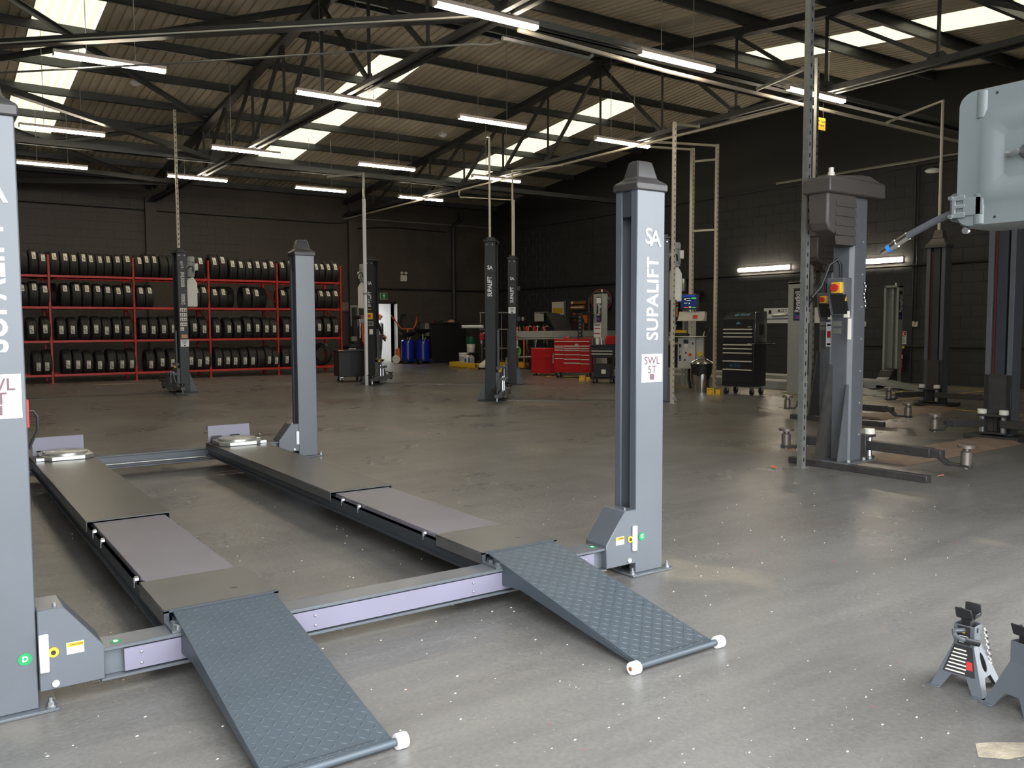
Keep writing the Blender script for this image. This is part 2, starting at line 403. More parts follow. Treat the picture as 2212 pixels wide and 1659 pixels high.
# ---- roof sheets on purlins
ROOF = struct('ceiling')
SW = 6.26 / 6
def sheet_mesh(y0, y1, m, nm):
    mb = MB(); n = 6; p = SW / n; prof = []
    for k in range(n):
        x = k * p; prof += [(x, 0.0), (x + p * .70, 0.0), (x + p * .76, .032), (x + p * .94, .032)]
    prof.append((SW, 0.0))
    th = 0.004
    vs = []; fs = []
    for x, h in prof: vs += [(x, y0, zroof(y0) + h), (x, y1, zroof(y1) + h)]
    for i in range(len(prof) - 1): fs.append((2 * i, 2 * i + 1, 2 * i + 3, 2 * i + 2) if y0 > y1 else (2 * i, 2 * i + 2, 2 * i + 3, 2 * i + 1)[::-1])
    nv = len(vs); vs += [(a, b, c + th) for a, b, c in vs]
    fs += [tuple(j + nv for j in f[::-1]) for f in fs]
    mb._add(vs, fs); me = mb.mesh(nm, m); return me
me_far = sheet_mesh(YR, YW + .2, M['roof'], 'roof_sheet'); me_near = sheet_mesh(YF - .2, YR, M['roof'], 'roof_sheet')
me_f = [sheet_mesh(YR, 16.6, M['roof'], 'roof_sheet'), sheet_mesh(16.6, 24.8, M['roofglow'], 'skylight'), sheet_mesh(24.8, YW + .2, M['roof'], 'roof_sheet')]
me_n = [sheet_mesh(12.38, YR, M['roof'], 'roof_sheet'), sheet_mesh(4.2, 12.38, M['roofglow'], 'skylight'), sheet_mesh(YF - .2, 4.2, M['roof'], 'roof_sheet')]
for k in range(-8, 16):
    x = 1.93 + SW * k
    ms = (me_f + me_n) if k % 6 == 0 else [me_far, me_near]
    for me in ms:
        o = bpy.data.objects.new(me.name.split('.')[0], me); COL.objects.link(o); o.parent = ROOF; o.location = (x, 0, 0)
MB().box(XL, YR - .12, ZR + .03, XG + .2, YR + .12, ZR + .06).build('ridge_cap', M['roof'], ROOF)
MB().box(XL - .2, YF - .5, ZR + .15, XG + .4, YW + .5, ZR + .2).build('weather_deck', M['steel'], ROOF)

names = {0: 'beside the ridge', 1: 'second', 2: 'third', 3: 'fourth', 4: 'fifth', 5: 'sixth', 6: 'seventh', 7: 'eighth', 8: 'lowest'}
FARY = (14.55, 16.2, 17.85, 19.5, 21.15, 22.8, 24.45, 26.1, 27.5); NEARY = (14.2, 12.35, 10.4, 8.7, 7.0, 5.3, 3.6, 1.9)
def purlin(y, lab):
    z = zroof(y) - .002; s_ = 1 if y > YR else -1
    mb = MB().box(XL, y - .006, z - .18, XG, y + .006, z)
    mb.box(XL, y, z - .012, XG, y + s_ * .065, z - .004).box(XL, y - s_ * .065, z - .182, XG, y, z - .174).box(XL, y - s_ * .065, z - .182, XG, y - s_ * .059, z - .16)
    mb.build('purlin', M['purlin'], ROOF)
for i, y in enumerate(FARY): purlin(y, 'dark steel roof purlin %s on the far roof slope' % (names[i] if i in (0,) else ('lowest, against the back wall,' if i == 8 else names[i] + ' down from the ridge')))
for i, y in enumerate(NEARY): purlin(y, 'dark steel roof purlin %s on the near roof slope' % (names[i] if i in (0,) else names[i] + ' down from the ridge'))

# ---- trusses
ZB = 5.05                       # underside of the bottom chords
NODES = [YR + 1.867 * k for k in range(-7, 8)]
def truss(x, lab):
    t = thing('roof_truss', lab, 'roof truss', (x, 0, 0), 0, 'roof trusses')
    zt = lambda y: zroof(y) - .27
    ye0, ye1 = YF + .02, YW - .02
    for a, b in ((YR, ye1), (YR, ye0)):
        mb = MB()
        for dx in (-.055, .055): mb.bar((dx, a, zt(a)), (dx, b, zt(b)), .012, .14)
        mb.bar((0, a, zt(a) - .064), (0, b, zt(b) - .064), .21, .012)
        mb.build('top_chord', M['steel'], t)
    mb = MB()
    for dx in (-.05, .05): mb.box(dx - .006, ye0, ZB, dx + .006, ye1, ZB + .11)
    mb.box(-.12, ye0, ZB, -.05, ye1, ZB + .012).box(.05, ye0, ZB, .12, ye1, ZB + .012)
    mb.build('bottom_chord', M['steel'], t)
    for i, y in enumerate(NODES):
        MB().angle((0, y, ZB + .06), (0, y, zt(y)), .055, .012).build('post', M['steel'], t)
        w = .32 if abs(i - 7) else .95
        if i % 2 or i == 7 or True:
            g_ = MB()
            hgt = .2 if w < .5 else .3
            g_.prism([(-.012, y - w/2, ZB), (-.012, y + w/2, ZB), (-.012, y + w/2 * .9, ZB + .12), (-.012, y + w * .28, ZB + hgt), (-.012, y - w * .28, ZB + hgt), (-.012, y - w/2 * .9, ZB + .12)], (.024, 0, 0))
            g_.build('gusset_plate', M['steel'], t)
            nb = 3 if w < .5 else 8
            bb = MB()
            for q in range(nb):
                yy = y - w * .4 + w * .8 * q / (nb - 1)
                for zz in ((ZB + .05,) if w > .5 else (ZB + .05, ZB + .13)):
                    bb.cyl((-.03, yy, zz), (.03, yy, zz), .016, 6)
            bb.build('bolts', M['black'], t)['kind'] = 'stuff'
    for i in range(14):
        a, b = NODES[i], NODES[i + 1]
        if i < 7: lo, hi = (a, b) if i % 1 == 0 else (b, a)
        # diagonals lean towards the ridge from each bottom node
        if i < 7: p, q = (0, a, ZB + .1), (0, b, zt(b) - .05)
        else: p, q = (0, b, ZB + .1), (0, a, zt(a) - .05)
        if i in (0, 13): continue
        MB().angle(p, q, .06, .012, up=(1, 0, 0)).build('diagonal', M['steel'], t)
    MB().prism([(-.014, YR - .42, zt(YR) - .12), (-.014, YR - .2, zt(YR) - .3), (-.014, YR + .2, zt(YR) - .3), (-.014, YR + .42, zt(YR) - .12), (-.014, YR + .25, zt(YR) + .06), (-.014, YR - .25, zt(YR) + .06)], (.028, 0, 0)).build('ridge_plate', M['steel'], t)
    return t
TX = (-0.34, 5.98, 12.3)
truss(TX[1], 'black steel roof truss whose peak is cut by the top of the picture')
truss(TX[2], 'black steel roof truss between the tall slotted post and the gable wall')
# ---- ties, bracing and services under the roof
YA, YB = 20.3, 9.05
def beam(nm, a, b, w, h, lab, cat='roof tie', m='purlin', grp=None):
    return tag(MB().bar(a, b, w, h).build(nm, M[m]), lab, cat, grp)
for (y, x0, x1, lab) in ((YA, XL, 5.9, 'level steel tie running left from the nearer truss towards the grey lift column'), (YA, 6.06, 12.2, 'level steel tie joining the two trusses in front of the tyre racks'), (YA, 12.4, XG, 'level steel tie from the farther truss to the gable wall'),
                         (YB, 6.06, 12.2, 'level steel tie carrying pipes between the two trusses near the ridge'), (YB, 12.4, XG, 'level steel tie carrying pipes from the farther truss to the gable wall')):
    mb = MB(); mb.box(x0, y - .07, 5.06, x1, y + .07, 5.075).box(x0, y - .07, 5.06, x0 + 0.0001 + (x1 - x0), y - .055, 5.2)
    tag(mb.build('tie_beam', M['purlin']), lab, 'roof tie', 'roof ties')
for (a, b, lab) in (((5.95, 20.5, 5.1), (-.34, 14.6, 5.1), 'level diagonal brace sloping down to the nearer truss over the racks'),
                    ((5.9, 9.2, 5.12), (-.34, 15.1, 5.12), 'level diagonal brace carrying cables and a conduit across the upper left'),
                    ((5.9, 24.1, 5.1), (-.34, 22.7, 5.1), 'thin brace above the tyre racks, upper of two'), ((5.9, 24.2, 5.1), (-.34, 27.5, 5.1), 'thin brace above the tyre racks, lower of two')):
    mb = MB().bar(a, b, .13, .012).bar(a, b, .012, .12, off=.055)
    tag(mb.build('roof_brace', M['steel']), lab, 'roof brace', 'roof braces')
def rp(x, y): return (x, y, zroof(y) - .215)
t = thing('roof_bracing', 'crossed steel bracing under the left roof slope beside the nearer truss', 'roof brace', (2.8, 17.8, 6.6))
for (a, b) in ((rp(5.98, 14.7), rp(-.34, 21.2)), (rp(5.98, 21.4), rp(-.34, 14.6)), (rp(5.98, 21.4), rp(-.34, 27.4)), (rp(5.98, 27.4), rp(-.34, 21.3))):
    mb = MB().bar(a, b, .12, .012).bar(a, b, .012, .1, off=-.05)
    mb.xf(Matrix.Translation((-2.8, -17.8, -6.6))).build('brace', M['purlin'], t)
def pipe(nm, pts, r, m, lab, cat='pipe', n=8, grp=None):
    return tag(MB().tube(pts, r, n).build(nm, M[m]), lab, cat, grp)
pipe('air_pipe', [(6.2, 9.14, 4.93), (7.62, 9.16, 4.93), (7.66, 9.1, 4.97)], .028, 'galv', 'short bright pipe beside the near node under the tie')
pipe('air_pipe', [(6.35, 9.0, 5.02), (9.0, 9.05, 4.95), (12.25, 9.12, 4.94), (18.3, 9.12, 4.9)], .03, 'copper', 'long pale pipe under the cross tie')
pipe('air_pipe', [(12.17, 27.6, 4.95), (12.17, 20, 4.95), (12.17, 12, 4.95), (12.17, 9.2, 4.94)], .026, 'copper', 'pale pipe clipped along the underside of the farther truss')
pipe('conduit', [(-.3, 15.4, 4.86), (3.0, 12.35, 4.88), (6.0, 9.55, 4.93), (6.18, 9.35, 4.9), (6.22, 9.2, 4.9)], .014, 'galv', 'thin conduit hung below the cable brace at upper left', 'conduit')
pipe('cable_bundle', [(-.3, 15.05, 5.2), (1.5, 13.4, 5.19), (3.4, 11.6, 5.2), (5.9, 9.3, 5.2)], .022, 'cable', 'black cable bundle lying along the upper left brace', 'cable')
pipe('cable_bundle', [(-.3, 15.0, 5.16), (2.5, 12.35, 5.155), (5.9, 9.2, 5.16)], .012, 'offwhite', 'thin pale cable lying along the upper left brace', 'cable')
pipe('cable_bundle', [(6.1, 8.97, 5.1), (9, 8.96, 5.105), (12.2, 8.97, 5.1), (18.3, 8.97, 5.1)], .016, 'cable', 'dark cable tied along the cross tie with pipes', 'cable')
pipe('wall_pipe', [(13.0, YW - .06, 5.02), (16.3, YW - .06, 5.03), (18.3, YW - .06, 5.03)], .025, 'galv', 'thin level pipe high on the back wall')
pipe('downpipe', [(16.9, YW - .1, 5.5), (16.9, YW - .1, 5.25), (16.56, YW - .1, 5.0), (16.56, YW - .1, 0.02)], .075, 'clad', 'black rainwater downpipe on the back wall', 'downpipe', 12)
pipe('wall_cable', [(1.5, YW - .04, 4.88), (2.5, YW - .04, 4.83), (7, YW - .04, 4.81), (11.8, YW - .04, 4.8), (12.25, YW - .2, 4.85)], .02, 'cable', 'black cable slung along the wall above the tyre racks', 'cable')
pipe('wall_cable', [(12.75, YW - .04, 4.68), (13.4, YW - .04, 4.75), (14.2, YW - .04, 4.8), (15, YW - .04, 4.78), (16.3, YW - .04, 4.76)], .022, 'cable', 'sagging black cable on the wall left of the downpipe', 'cable')
pipe('wall_trunking', [(12.8, YW - .05, 2.62), (18.3, YW - .05, 2.6)], .03, 'cable', 'black trunking along the back wall above the doorway', 'conduit')
pipe('wall_trunking', [(18.34, 27.5, 2.63), (18.34, 8, 2.63)], .028, 'cable', 'black trunking along the gable wall at lamp height', 'conduit')
pipe('wall_trunking', [(18.34, 12.4, .82), (18.34, 6.5, .82)], .02, 'cable', 'low black conduit on the gable wall behind the extinguisher', 'conduit')
pipe('wall_pipe', [(18.33, 14.5, 4.93), (18.33, 7.0, 4.92)], .03, 'galv', 'grey pipe on top of the gable wall ledge')
pipe('wall_conduit', [(18.34, 10.66, 4.8), (18.34, 10.66, 1.36)], .016, 'cable', 'black vertical conduit down to the switch by the extinguisher', 'conduit')

# ---- LED battens hung in rows
ROWS = {8.75: ((5.02, 'first'), (8.18, 'x'), (11.3, 'x')), 13.2: ((1.68, 'x'), (5.06, 'x'), (8.03, 'x'), (11.17, 'x')), 18.22: ((1.71, 'x'), (5.15, 'x'), (8.41, 'x'), (11.46, 'x')), 22.2: ((2.0, 'x'), (5.2, 'x'), (8.42, 'x'), (11.48, 'x'))}
BLAB = {(8.75, 0): 'LED batten half hidden by the near truss node at top', (8.75, 1): 'LED batten high between the two trusses, nearest and largest on the right', (8.75, 2): 'LED batten behind the tall slotted post',
        (13.2, 0): 'LED batten largest at upper left under the left roof light', (13.2, 1): 'LED batten behind the splice of the nearer truss', (13.2, 2): 'LED batten hanging left of the farther truss peak', (13.2, 3): 'LED batten over the bolted splice of the farther truss',
        (18.22, 0): 'LED batten second down beside the grey lift column top', (18.22, 1): 'LED batten behind the webs of the nearer truss, middle row', (18.22, 2): 'LED batten left of the farther truss, second row from the wall', (18.22, 3): 'LED batten behind the farther truss in front of a roof light',
        (22.2, 0): 'LED batten lowest of three beside the grey lift column', (22.2, 1): 'LED batten above the tyre racks behind the nearer truss end', (22.2, 2): 'LED batten above the right end of the tyre racks', (22.2, 3): 'LED batten by the wall end of the farther truss'}
def make_batten(L=1.42):
    t = thing('led_batten', 'batten', 'light', (0, 0, 0), 0, 'hanging LED battens')
    hb = MB().box(0, -.05, .03, L, .05, .075)
    hb.box(-.012, -.052, -.01, 0, .052, .075).box(L, -.052, -.01, L + .012, .052, .075)
    hb.build('housing', M['batten'], t)
    df = MB(); pr = [(-.045, .03), (-.043, .006), (-.025, -.016), (.025, -.016), (.043, .006), (.045, .03)]
    df.prism([(.004, a, b) for a, b in pr], (L - .008, 0, 0)); df.build('diffuser', M['led'], t)
    for fx in (.28, .72): MB().tube([(0, 0, 0), (0, 0, 1.0)], .006, 5).build('hanging_chain', M['zinc'], t, 0, (L * fx, 0, .07))
    return t
BAT = None
for y, lst in ROWS.items():
    for i, (x, _) in enumerate(lst):
        if BAT is None: b = BAT = make_batten(); b['label'] = BLAB[(y, i)]; b.location = (x, y, 4.98)
        else: b = dup(BAT, BLAB[(y, i)], (x, y, 4.98))
        for ch in b.children:
            if ch.name.startswith('hanging_chain'): ch.scale.z = zroof(y) - .03 - 5.05
for i, (y, lab) in enumerate(((14.05, 'lit batten fixed on the gable wall above the black tool chest'), (11.0, 'lit batten fixed on the gable wall behind the front column'))):
    t = thing('wall_batten', lab, 'light', (XG - .075, y, 2.78), 0, 'wall battens')
    MB().box(.03, 0, -.06, .075, 1.65, .06).build('housing', M['batten'], t)
    MB().prism([(.03, .01, -.05), (-.02, .01, -.04), (-.045, .01, 0), (-.02, .01, .04), (.03, .01, .05)], (0, 1.63, 0)).build('diffuser', M['led'], t)
# ================================================================== four-post lift in the foreground
LX, LY = 1.71, 5.9
L4 = thing('four_post_lift', 'large grey four-post car lift with two runways and checker-plate ramps in the foreground', 'car lift', (LX, LY, 0))
def w4(mb, nm, m, par=None, bevel=0.0):      # geometry given in room coordinates
    mb.xf(Matrix.Translation((-LX, -LY, 0)))
    return mb.build(nm, m, par or L4, bevel)
P4 = lambda p: (p[0] - LX, p[1] - LY, p[2])
def rects(mb, x0, y0, x1, y1, prof):          # stack of rectangles: (z, growth)
    vs = []
    for z, g_ in prof: vs += [(x0 - g_, y0 - g_, z), (x1 + g_, y0 - g_, z), (x1 + g_, y1 + g_, z), (x0 - g_, y1 + g_, z)]
    fs = [(0, 3, 2, 1)]; n = len(prof)
    for i in range(n - 1):
        for k in range(4): fs.append((4*i + k, 4*i + (k+1) % 4, 4*i + 4 + (k+1) % 4, 4*i + 4 + k))
    fs.append((4*n - 4, 4*n - 3, 4*n - 2, 4*n - 1))
    return mb._add(vs, fs)
PH = 2.055
def lift_post(x0, y0, inner, front):
    x1, y1 = x0 + .2, y0 + .17
    t_ = .012; lip = .05
    # C section, open towards the runways
    if inner > 0: pts = [(x0, y0), (x1, y0), (x1, y0 + lip), (x1 - t_, y0 + lip), (x1 - t_, y0 + t_), (x0 + t_, y0 + t_), (x0 + t_, y1 - t_), (x1 - t_, y1 - t_), (x1 - t_, y1 - lip), (x1, y1 - lip), (x1, y1), (x0, y1)]
    else: pts = [(x1, y0), (x0, y0), (x0, y0 + lip), (x0 + t_, y0 + lip), (x0 + t_, y0 + t_), (x1 - t_, y0 + t_), (x1 - t_, y1 - t_), (x0 + t_, y1 - t_), (x0 + t_, y1 - lip), (x0, y1 - lip), (x0, y1), (x1, y1)]
    p = w4(MB().prism([(a, b, .012) for a, b in pts], (0, 0, PH - .012)), 'post', M['lift'], None, .004)
    xi = x1 if inner > 0 else x0
    w4(MB().box(xi - inner * .03, y0 + .04, PH - .14, xi - inner * .004, y1 - .04, PH), 'header_plate', M['liftdk'], p)
    w4(MB().box(xi - inner * .12, y0 + .06, .1, xi - inner * .10, y1 - .06, PH), 'latch_ladder', M['liftdk'], p)
    w4(rects(MB(), x0, y0, x1, y1, [(PH - .006, .012), (PH + .034, .012), (PH + .062, -.026), (PH + .148, -.046), (PH + .158, -.056)]), 'cap', M['capgrey'], p, .006)
    b = w4(MB().box(x0 - .04, y0 - .03, 0, x1 + .06, y1 + .16, .012), 'base_plate', M['lift'], p, .003)
    bo = MB()
    for bx, by in ((x0 - .02, y0 + .0), (x1 + .035, y0), (x0 - .02, y1 + .12), (x1 + .035, y1 + .12)): bo.lathe([(.018, .012), (.018, .016), (.013, .017), (.013, .03), (.007, .031), (.007, .045)], (bx, by, 0), 'z', 8)
    w4(bo, 'anchor_bolts', M['zinc'], p)['kind'] = 'stuff'
    return p
posts = [lift_post(.10, 3.35, 1, 1), lift_post(3.12, 3.35, -1, 1), lift_post(.10, 8.38, 1, 0), lift_post(3.16, 8.38, -1, 0)]
for i, (px, nm) in enumerate(((.10, 'FL'), (3.12, 'FR'))):
    p = posts[i]; y = 3.3485
    text('SUPALIFT', .118, P4((px + .116, y, 1.482)), (0, 0, 1), (-1, 0, 0), M['white'], p, .018, 'lettering', sx=.86, sp=1.06)
    text('S', .118, P4((px + .082, y, 1.808)), (1, 0, 0), (0, 0, 1), M['white'], p, .010, 'logo_letter')
    text('A', .118, P4((px + .13, y - .001, 1.798)), (1, 0, 0), (0, 0, 1), M['white'], p, .010, 'logo_letter')
    st = w4(MB().box(px + .036, y - .001, 1.038, px + .186, y + .001, 1.188), 'load_sticker', M['white'], p)
    text('SWL', .058, P4((px + .111, y - .0015, 1.152)), (1, 0, 0), (0, 0, 1), M['mauvedk'], st, .015, 'lettering')
    text('5T', .058, P4((px + .111, y - .0015, 1.104)), (1, 0, 0), (0, 0, 1), M['mauvedk'], st, .015, 'lettering')
    w4(MB().box(px + .094, y - .002, 1.05, px + .128, y - .001, 1.082), 'emblem', M['mauvedk'], st)
for x0 in ():
    pass
def disc(mb, c, r, ax, h=.001, n=20): return mb.lathe([(r, 0), (r, h)], c, ax, n)
def end_box(xp, s, y0, front):               # cover at the end of a cross beam, beside its post
    xa = xp + s * .002; xb = xp + s * .085; xc = xp + s * .212
    z1, z2, z0 = (.362, .196, .072) if front else (.35, .19, .07)
    mb = MB().prism([(xa, y0, z0), (xa, y0, z1), (xb, y0, z1), (xc, y0, z2), (xc, y0, z0)], (0, .17, 0))
    e = w4(mb, 'beam_end_cover', M['lift'], None, .003)
    w4(MB().box(xp + s * .004, y0 - .014, z0 + .07, xp + s * .034, y0 - .0005, z0 + .205), 'guide_pad', M['white'], e, .003)
    mb = MB(); 
    for zz in (.09, .185): mb.lathe([(.005, -.002), (.005, 0)], (xp + s * .018, y0 - .0145, z0 + zz), 'y', 8)
    w4(mb, 'screws', M['zinc'], e)['kind'] = 'stuff'
    if front:
        w4(MB().lathe([(.0175, -.004), (.0175, 0), (.008, 0)], (xp + s * .048, y0 - .001, z0 + .135), 'y', 16), 'yellow_ring', M['yellow'], e)
        w4(MB().lathe([(.008, -.008), (.008, -.003)], (xp + s * .048, y0 - .001, z0 + .135), 'y', 10), 'ring_pin', M['black'], e)
        xs = xp + s * .118
        k = w4(MB().box(xs - .028, y0 - .0012, z0 + .116, xs + .028, y0, z0 + .158), 'caution_sticker', M['white'], e)
        w4(MB().box(xs - .027, y0 - .0016, z0 + .141, xs + .027, y0 - .001, z0 + .157), 'sticker_band', M['yellow'], k)
        text('CAUTION', .009, P4((xs + .004, y0 - .0018, z0 + .149)), (1, 0, 0), (0, 0, 1), M['darkprint'], k, .02)
    mb = MB(); mb.lathe([(.012, -.006), (.012, 0)], (xp + s * .052, y0 - .001, z0 + .022), 'y', 12)
    w4(mb, 'plug', M['offwhite'], e)
    w4(MB().lathe([(.006, 0), (.006, .012)], (xp + s * .06, y0 + .03, z1 if front else z1), 'z', 8), 'cover_bolt', M['zinc'], e)
end_box(.30, 1, 3.34, True); end_box(3.12, -1, 3.34, True); end_box(.30, 1, 8.37, False); end_box(3.16, -1, 8.37, False)
def cross_beam(y0, xa, xb, cover):
    mb = MB().box(xa, y0, .168, xb, y0 + .13, .181).box(xa, y0, .058, xb, y0 + .13, .07).box(xa, y0 + .03, .07, xb, y0 + .042, .168).box(xa, y0 + .11, .07, xb, y0 + .122, .168)
    c = w4(mb, 'cross_beam', M['lift'], None, .002)
    if cover:
        w4(MB().box(xa + .08, y0 + .006, .076, xb - .08, y0 + .012, .162), 'cover_panel', M['lav'], c, .002)
        bb = MB()
        for bx in (.64, 1.32, 2.1, 2.78):
            for bz in (.098, .14): bb.sphere((bx, y0 + .005, bz), .006, 8, 6)
        w4(bb, 'panel_screws', M['zinc'], c)['kind'] = 'stuff'
    else:
        w4(MB().cyl((xa, y0 - .01, .10), (xb, y0 - .01, .10), .008, 8), 'steel_cable', M['galv'], c)
cross_beam(3.35, .50, 2.92, True); cross_beam(8.385, .50, 2.96, False)
ZD = .236
def runway(x0):
    x1 = x0 + .46
    core = MB()
    for xa in (x0 + .02, x1 - .03): core.box(xa, 3.49, .12, xa + .012, 8.36, .2)
    core.box(x0 + .004, 3.49, .112, x0 + .05, 8.36, .122).box(x1 - .05, 3.49, .112, x1 - .004, 8.36, .122).box(x0 + .02, 3.49, .19, x1 - .02, 8.36, .2)
    rw = w4(core, 'runway', M['liftdk'])
    def deck(nm, y0, y1, m, dz=0.0, inset=0.0, skirt=.062):
        mb = MB().box(x0 + inset, y0, ZD - .008 + dz, x1 - inset, y1, ZD + dz)
        mb.box(x0 + inset, y0, ZD - skirt + dz, x0 + inset + .006, y1, ZD - .008 + dz).box(x1 - inset - .006, y0, ZD - skirt + dz, x1 - inset, y1, ZD - .008 + dz)
        return w4(mb, nm, m, rw, .0015)
    deck('deck_plate', 7.06, 8.36, M['deck'], -.002); deck('deck_plate', 5.36, 7.05, M['deck'])
    deck('sliding_plate', 3.945, 5.352, M['lavdeck'], -.012, .034, .045); d = deck('deck_plate', 3.49, 3.938, M['deck'])
    w4(MB().box(x0 + .3, 3.62, ZD, x0 + .33, 3.634, ZD + .0006), 'slot', M['black'], d)
    rl = MB()
    for yy in (4.1, 4.95, 5.2):
        rl.lathe([(.016, 0), (.016, .016)], (x0 + .012, yy, .205), 'x', 10).box(x0 + .008, yy - .004, .17, x0 + .012, yy + .004, .215)
    w4(rl, 'slide_rollers', M['zinc'], rw)['kind'] = 'stuff'
    # end frame where the ramp hooks on
    fr = MB().box(x0, 3.482, .13, x0 + .02, 3.49, ZD - .004).box(x1 - .02, 3.482, .13, x1, 3.49, ZD - .004).box(x0, 3.482, ZD - .012, x1, 3.49, ZD)
    w4(fr, 'end_frame', M['liftdk'], rw)
    w4(MB().box(x0 + .002, 3.36, .1815, x0 + .07, 3.49, .19).box(x1 - .07, 3.36, .1815, x1 - .002, 3.49, .19), 'mount_plate', M['lift'], rw)
    bb = MB()
    for bx in (x0 + .03, x1 - .03):
        for by in (3.39, 3.45): bb.lathe([(.012, .19), (.012, .203)], (bx, by, 0), 'z', 6)
    w4(bb, 'mount_bolts', M['zinc'], rw)['kind'] = 'stuff'
    # tilted wheel stop at the far end
    sp = MB().prism([(x0 + .03, 8.366, ZD - .03), (x0 + .03, 8.40, .386), (x0 + .03, 8.43, .386), (x0 + .03, 8.445, .35), (x0 + .03, 8.437, .348), (x0 + .03, 8.425, .378), (x0 + .03, 8.405, .378), (x0 + .03, 8.374, ZD - .03)], (.40, 0, 0))
    w4(sp, 'wheel_stop', M['lav'], rw)
    # ramp
    ya, za, yb, zb = 3.475, .228, 2.405, .032
    rx0, rx1 = x0 + .032, x1 - .016
    n = Vector((0, -(za - zb), -(yb - ya))).normalized(); n = Vector((0, (zb - za), (ya - yb))); n = Vector((0, -(za - zb), (ya - yb))).normalized()
    tp = MB().prism([(rx0, ya, za), (rx0, yb, zb), (rx0, yb, zb - .006), (rx0, ya, za - .006)], (rx1 - rx0, 0, 0))
    for xa in (rx0, rx1 - .006): tp.prism([(xa, ya - .04, za - .012), (xa, yb + .02, zb - .004), (xa, yb + .03, .012), (xa, 3.2, za - .115), (xa, ya - .1, za - .13)], (.006, 0, 0))
    rmp = w4(tp, 'ramp', M['tread'], None, .001)
    u = Vector((0, yb - ya, zb - za)).normalized(); X = Vector((1, 0, 0))
    bars = MB(); Ln = math.hypot(yb - ya, zb - za); pitch = .031; nx = int((rx1 - rx0) / pitch); ny = int(Ln / pitch)
    o0 = Vector((rx0, ya, za))
    for i in range(nx):
        for j in range(ny):
            c = o0 + X * (pitch * (i + .55)) + u * (pitch * (j + .6))
            a = (X + u).normalized() if (i + j) % 2 else (X - u).normalized(); b = a.cross(n)
            l_, w_ = .0145, .0036
            bars._add([c - a * l_, c - b * w_, c + a * l_, c + b * w_, c - a * l_ * .45 + n * .0024, c + a * l_ * .45 + n * .0024], [(0, 1, 5, 4), (1, 2, 5), (2, 3, 4, 5), (3, 0, 4)])
    bo = w4(bars, 'tread_bars', M['tread'], rmp); bo['kind'] = 'stuff'
    w4(MB().cyl((x0 - .008, yb - .018, .026), (x1 + .008, yb - .018, .026), .013, 12), 'roller_axle', M['tread'], rmp)
    for xr in (x0 - .012, x1 + .002):
        ro = w4(MB().lathe([(.008, 0), (.024, 0), (.0255, .004), (.0255, .034), (.024, .038), (.008, .038)], (xr - .014, yb - .018, .0256), 'x', 18), 'roller', M['white'], rmp)
        w4(MB().lathe([(.008, -.004), (.008, .042)], (xr - .014, yb - .018, .0256), 'x', 8), 'axle_end', M['brown'], ro)
    w4(MB().box(rx0 + .05, yb + .012, zb + .002, rx1 - .05, yb + .016, zb + .005), 'weld_bead', M['liftdk'], rmp)
M['deck'] = mat('smooth_grey_deck_paint', rgb(84, 84, 82), 0.34, noise=0.1, nscale=3, stretch=(1, 2.5, 1))
M['lavdeck'] = mat('mauve_grey_sliding_plate', rgb(116, 112, 119), 0.42, noise=0.08, nscale=3)
runway(.75); runway(2.23)
# letter dots
for (x, y, z, ch, vert, i) in ((.262, 3.3475, .198, 'D', 1, 0), (3.166, 3.3475, .208, 'C', 1, 1)):
    d = w4(disc(MB(), (x, y - .0005, z), .022, 'y'), 'letter_dot', M['dot'], posts[i])
    text(ch, .026, P4((x, y - .001, z)), (1, 0, 0), (0, 0, 1), M['white'], d, .03)
for x, y, z, ch in ((.56, 3.40, .1815, 'D'), (2.87, 3.41, .1815, 'C'), (.79, 3.41, .1905, 'D')):
    d = w4(disc(MB(), (x, y, z), .020, 'z'), 'letter_dot', M['dot'])
    text(ch, .024, P4((x, y, z + .0015)), (1, 0, 0), (0, 1, 0), M['white'], d, .03)
cb = MB().box(.20, 3.525, .985, .322, 3.60, 1.085); w4(cb, 'power_socket', M['redprint'])
w4(MB().tube([(.32, 3.57, 1.04), (.34, 3.57, 1.04), (.352, 3.57, 1.02), (.352, 3.57, .97), (.32, 3.57, .9)], .005, 8), 'socket_cable', M['cable'])

def turnplate(x, y, lab, s):
    t = thing('turn_plate', lab, 'turn plate', (x, y, ZD), 0, 'alignment turn plates')
    a, c = .2, .075
    MB().prism([(-a + c, -a, 0), (a - c, -a, 0), (a, -a + c, 0), (a, a - c, 0), (a - c, a, 0), (-a + c, a, 0), (-a, a - c, 0), (-a, -a + c, 0)], (0, 0, .034)).build('base', M['alu'], t, .003)
    pr = [(.172, .034), (.172, .05), (.168, .054)] + [v for k in range(6) for v in ((.155 - k * .022, .054), (.152 - k * .022, .0515), (.147 - k * .022, .0515), (.144 - k * .022, .054))] + [(.02, .054)]
    MB().lathe(pr, (0, 0, 0), 'z', 40).build('disc', M['alu'], t)
    hp = [(-s * .17, -.06, .056), (-s * .19, -.08, .075), (-s * .215, -.05, .07), (-s * .205, 0, .058)]
    MB().tube(hp, .006, 6).build('handle', M['chrome'], t)
    MB().box(-s * .235, -.15, .0, -s * .16, -.09, .026).build('lock_block', M['zinc'], t, .002)
    MB().tube([(-s * .2, -.1, .03), (-s * .18, -.13, .05), (-s * .15, -.12, .056)], .004, 6).build('lock_pin', M['chrome'], t)
turnplate(1.0, 8.13, 'octagonal aluminium wheel turn plate on the far end of the left runway', 1)
turnplate(2.46, 8.14, 'octagonal aluminium wheel turn plate on the far end of the right runway', -1)
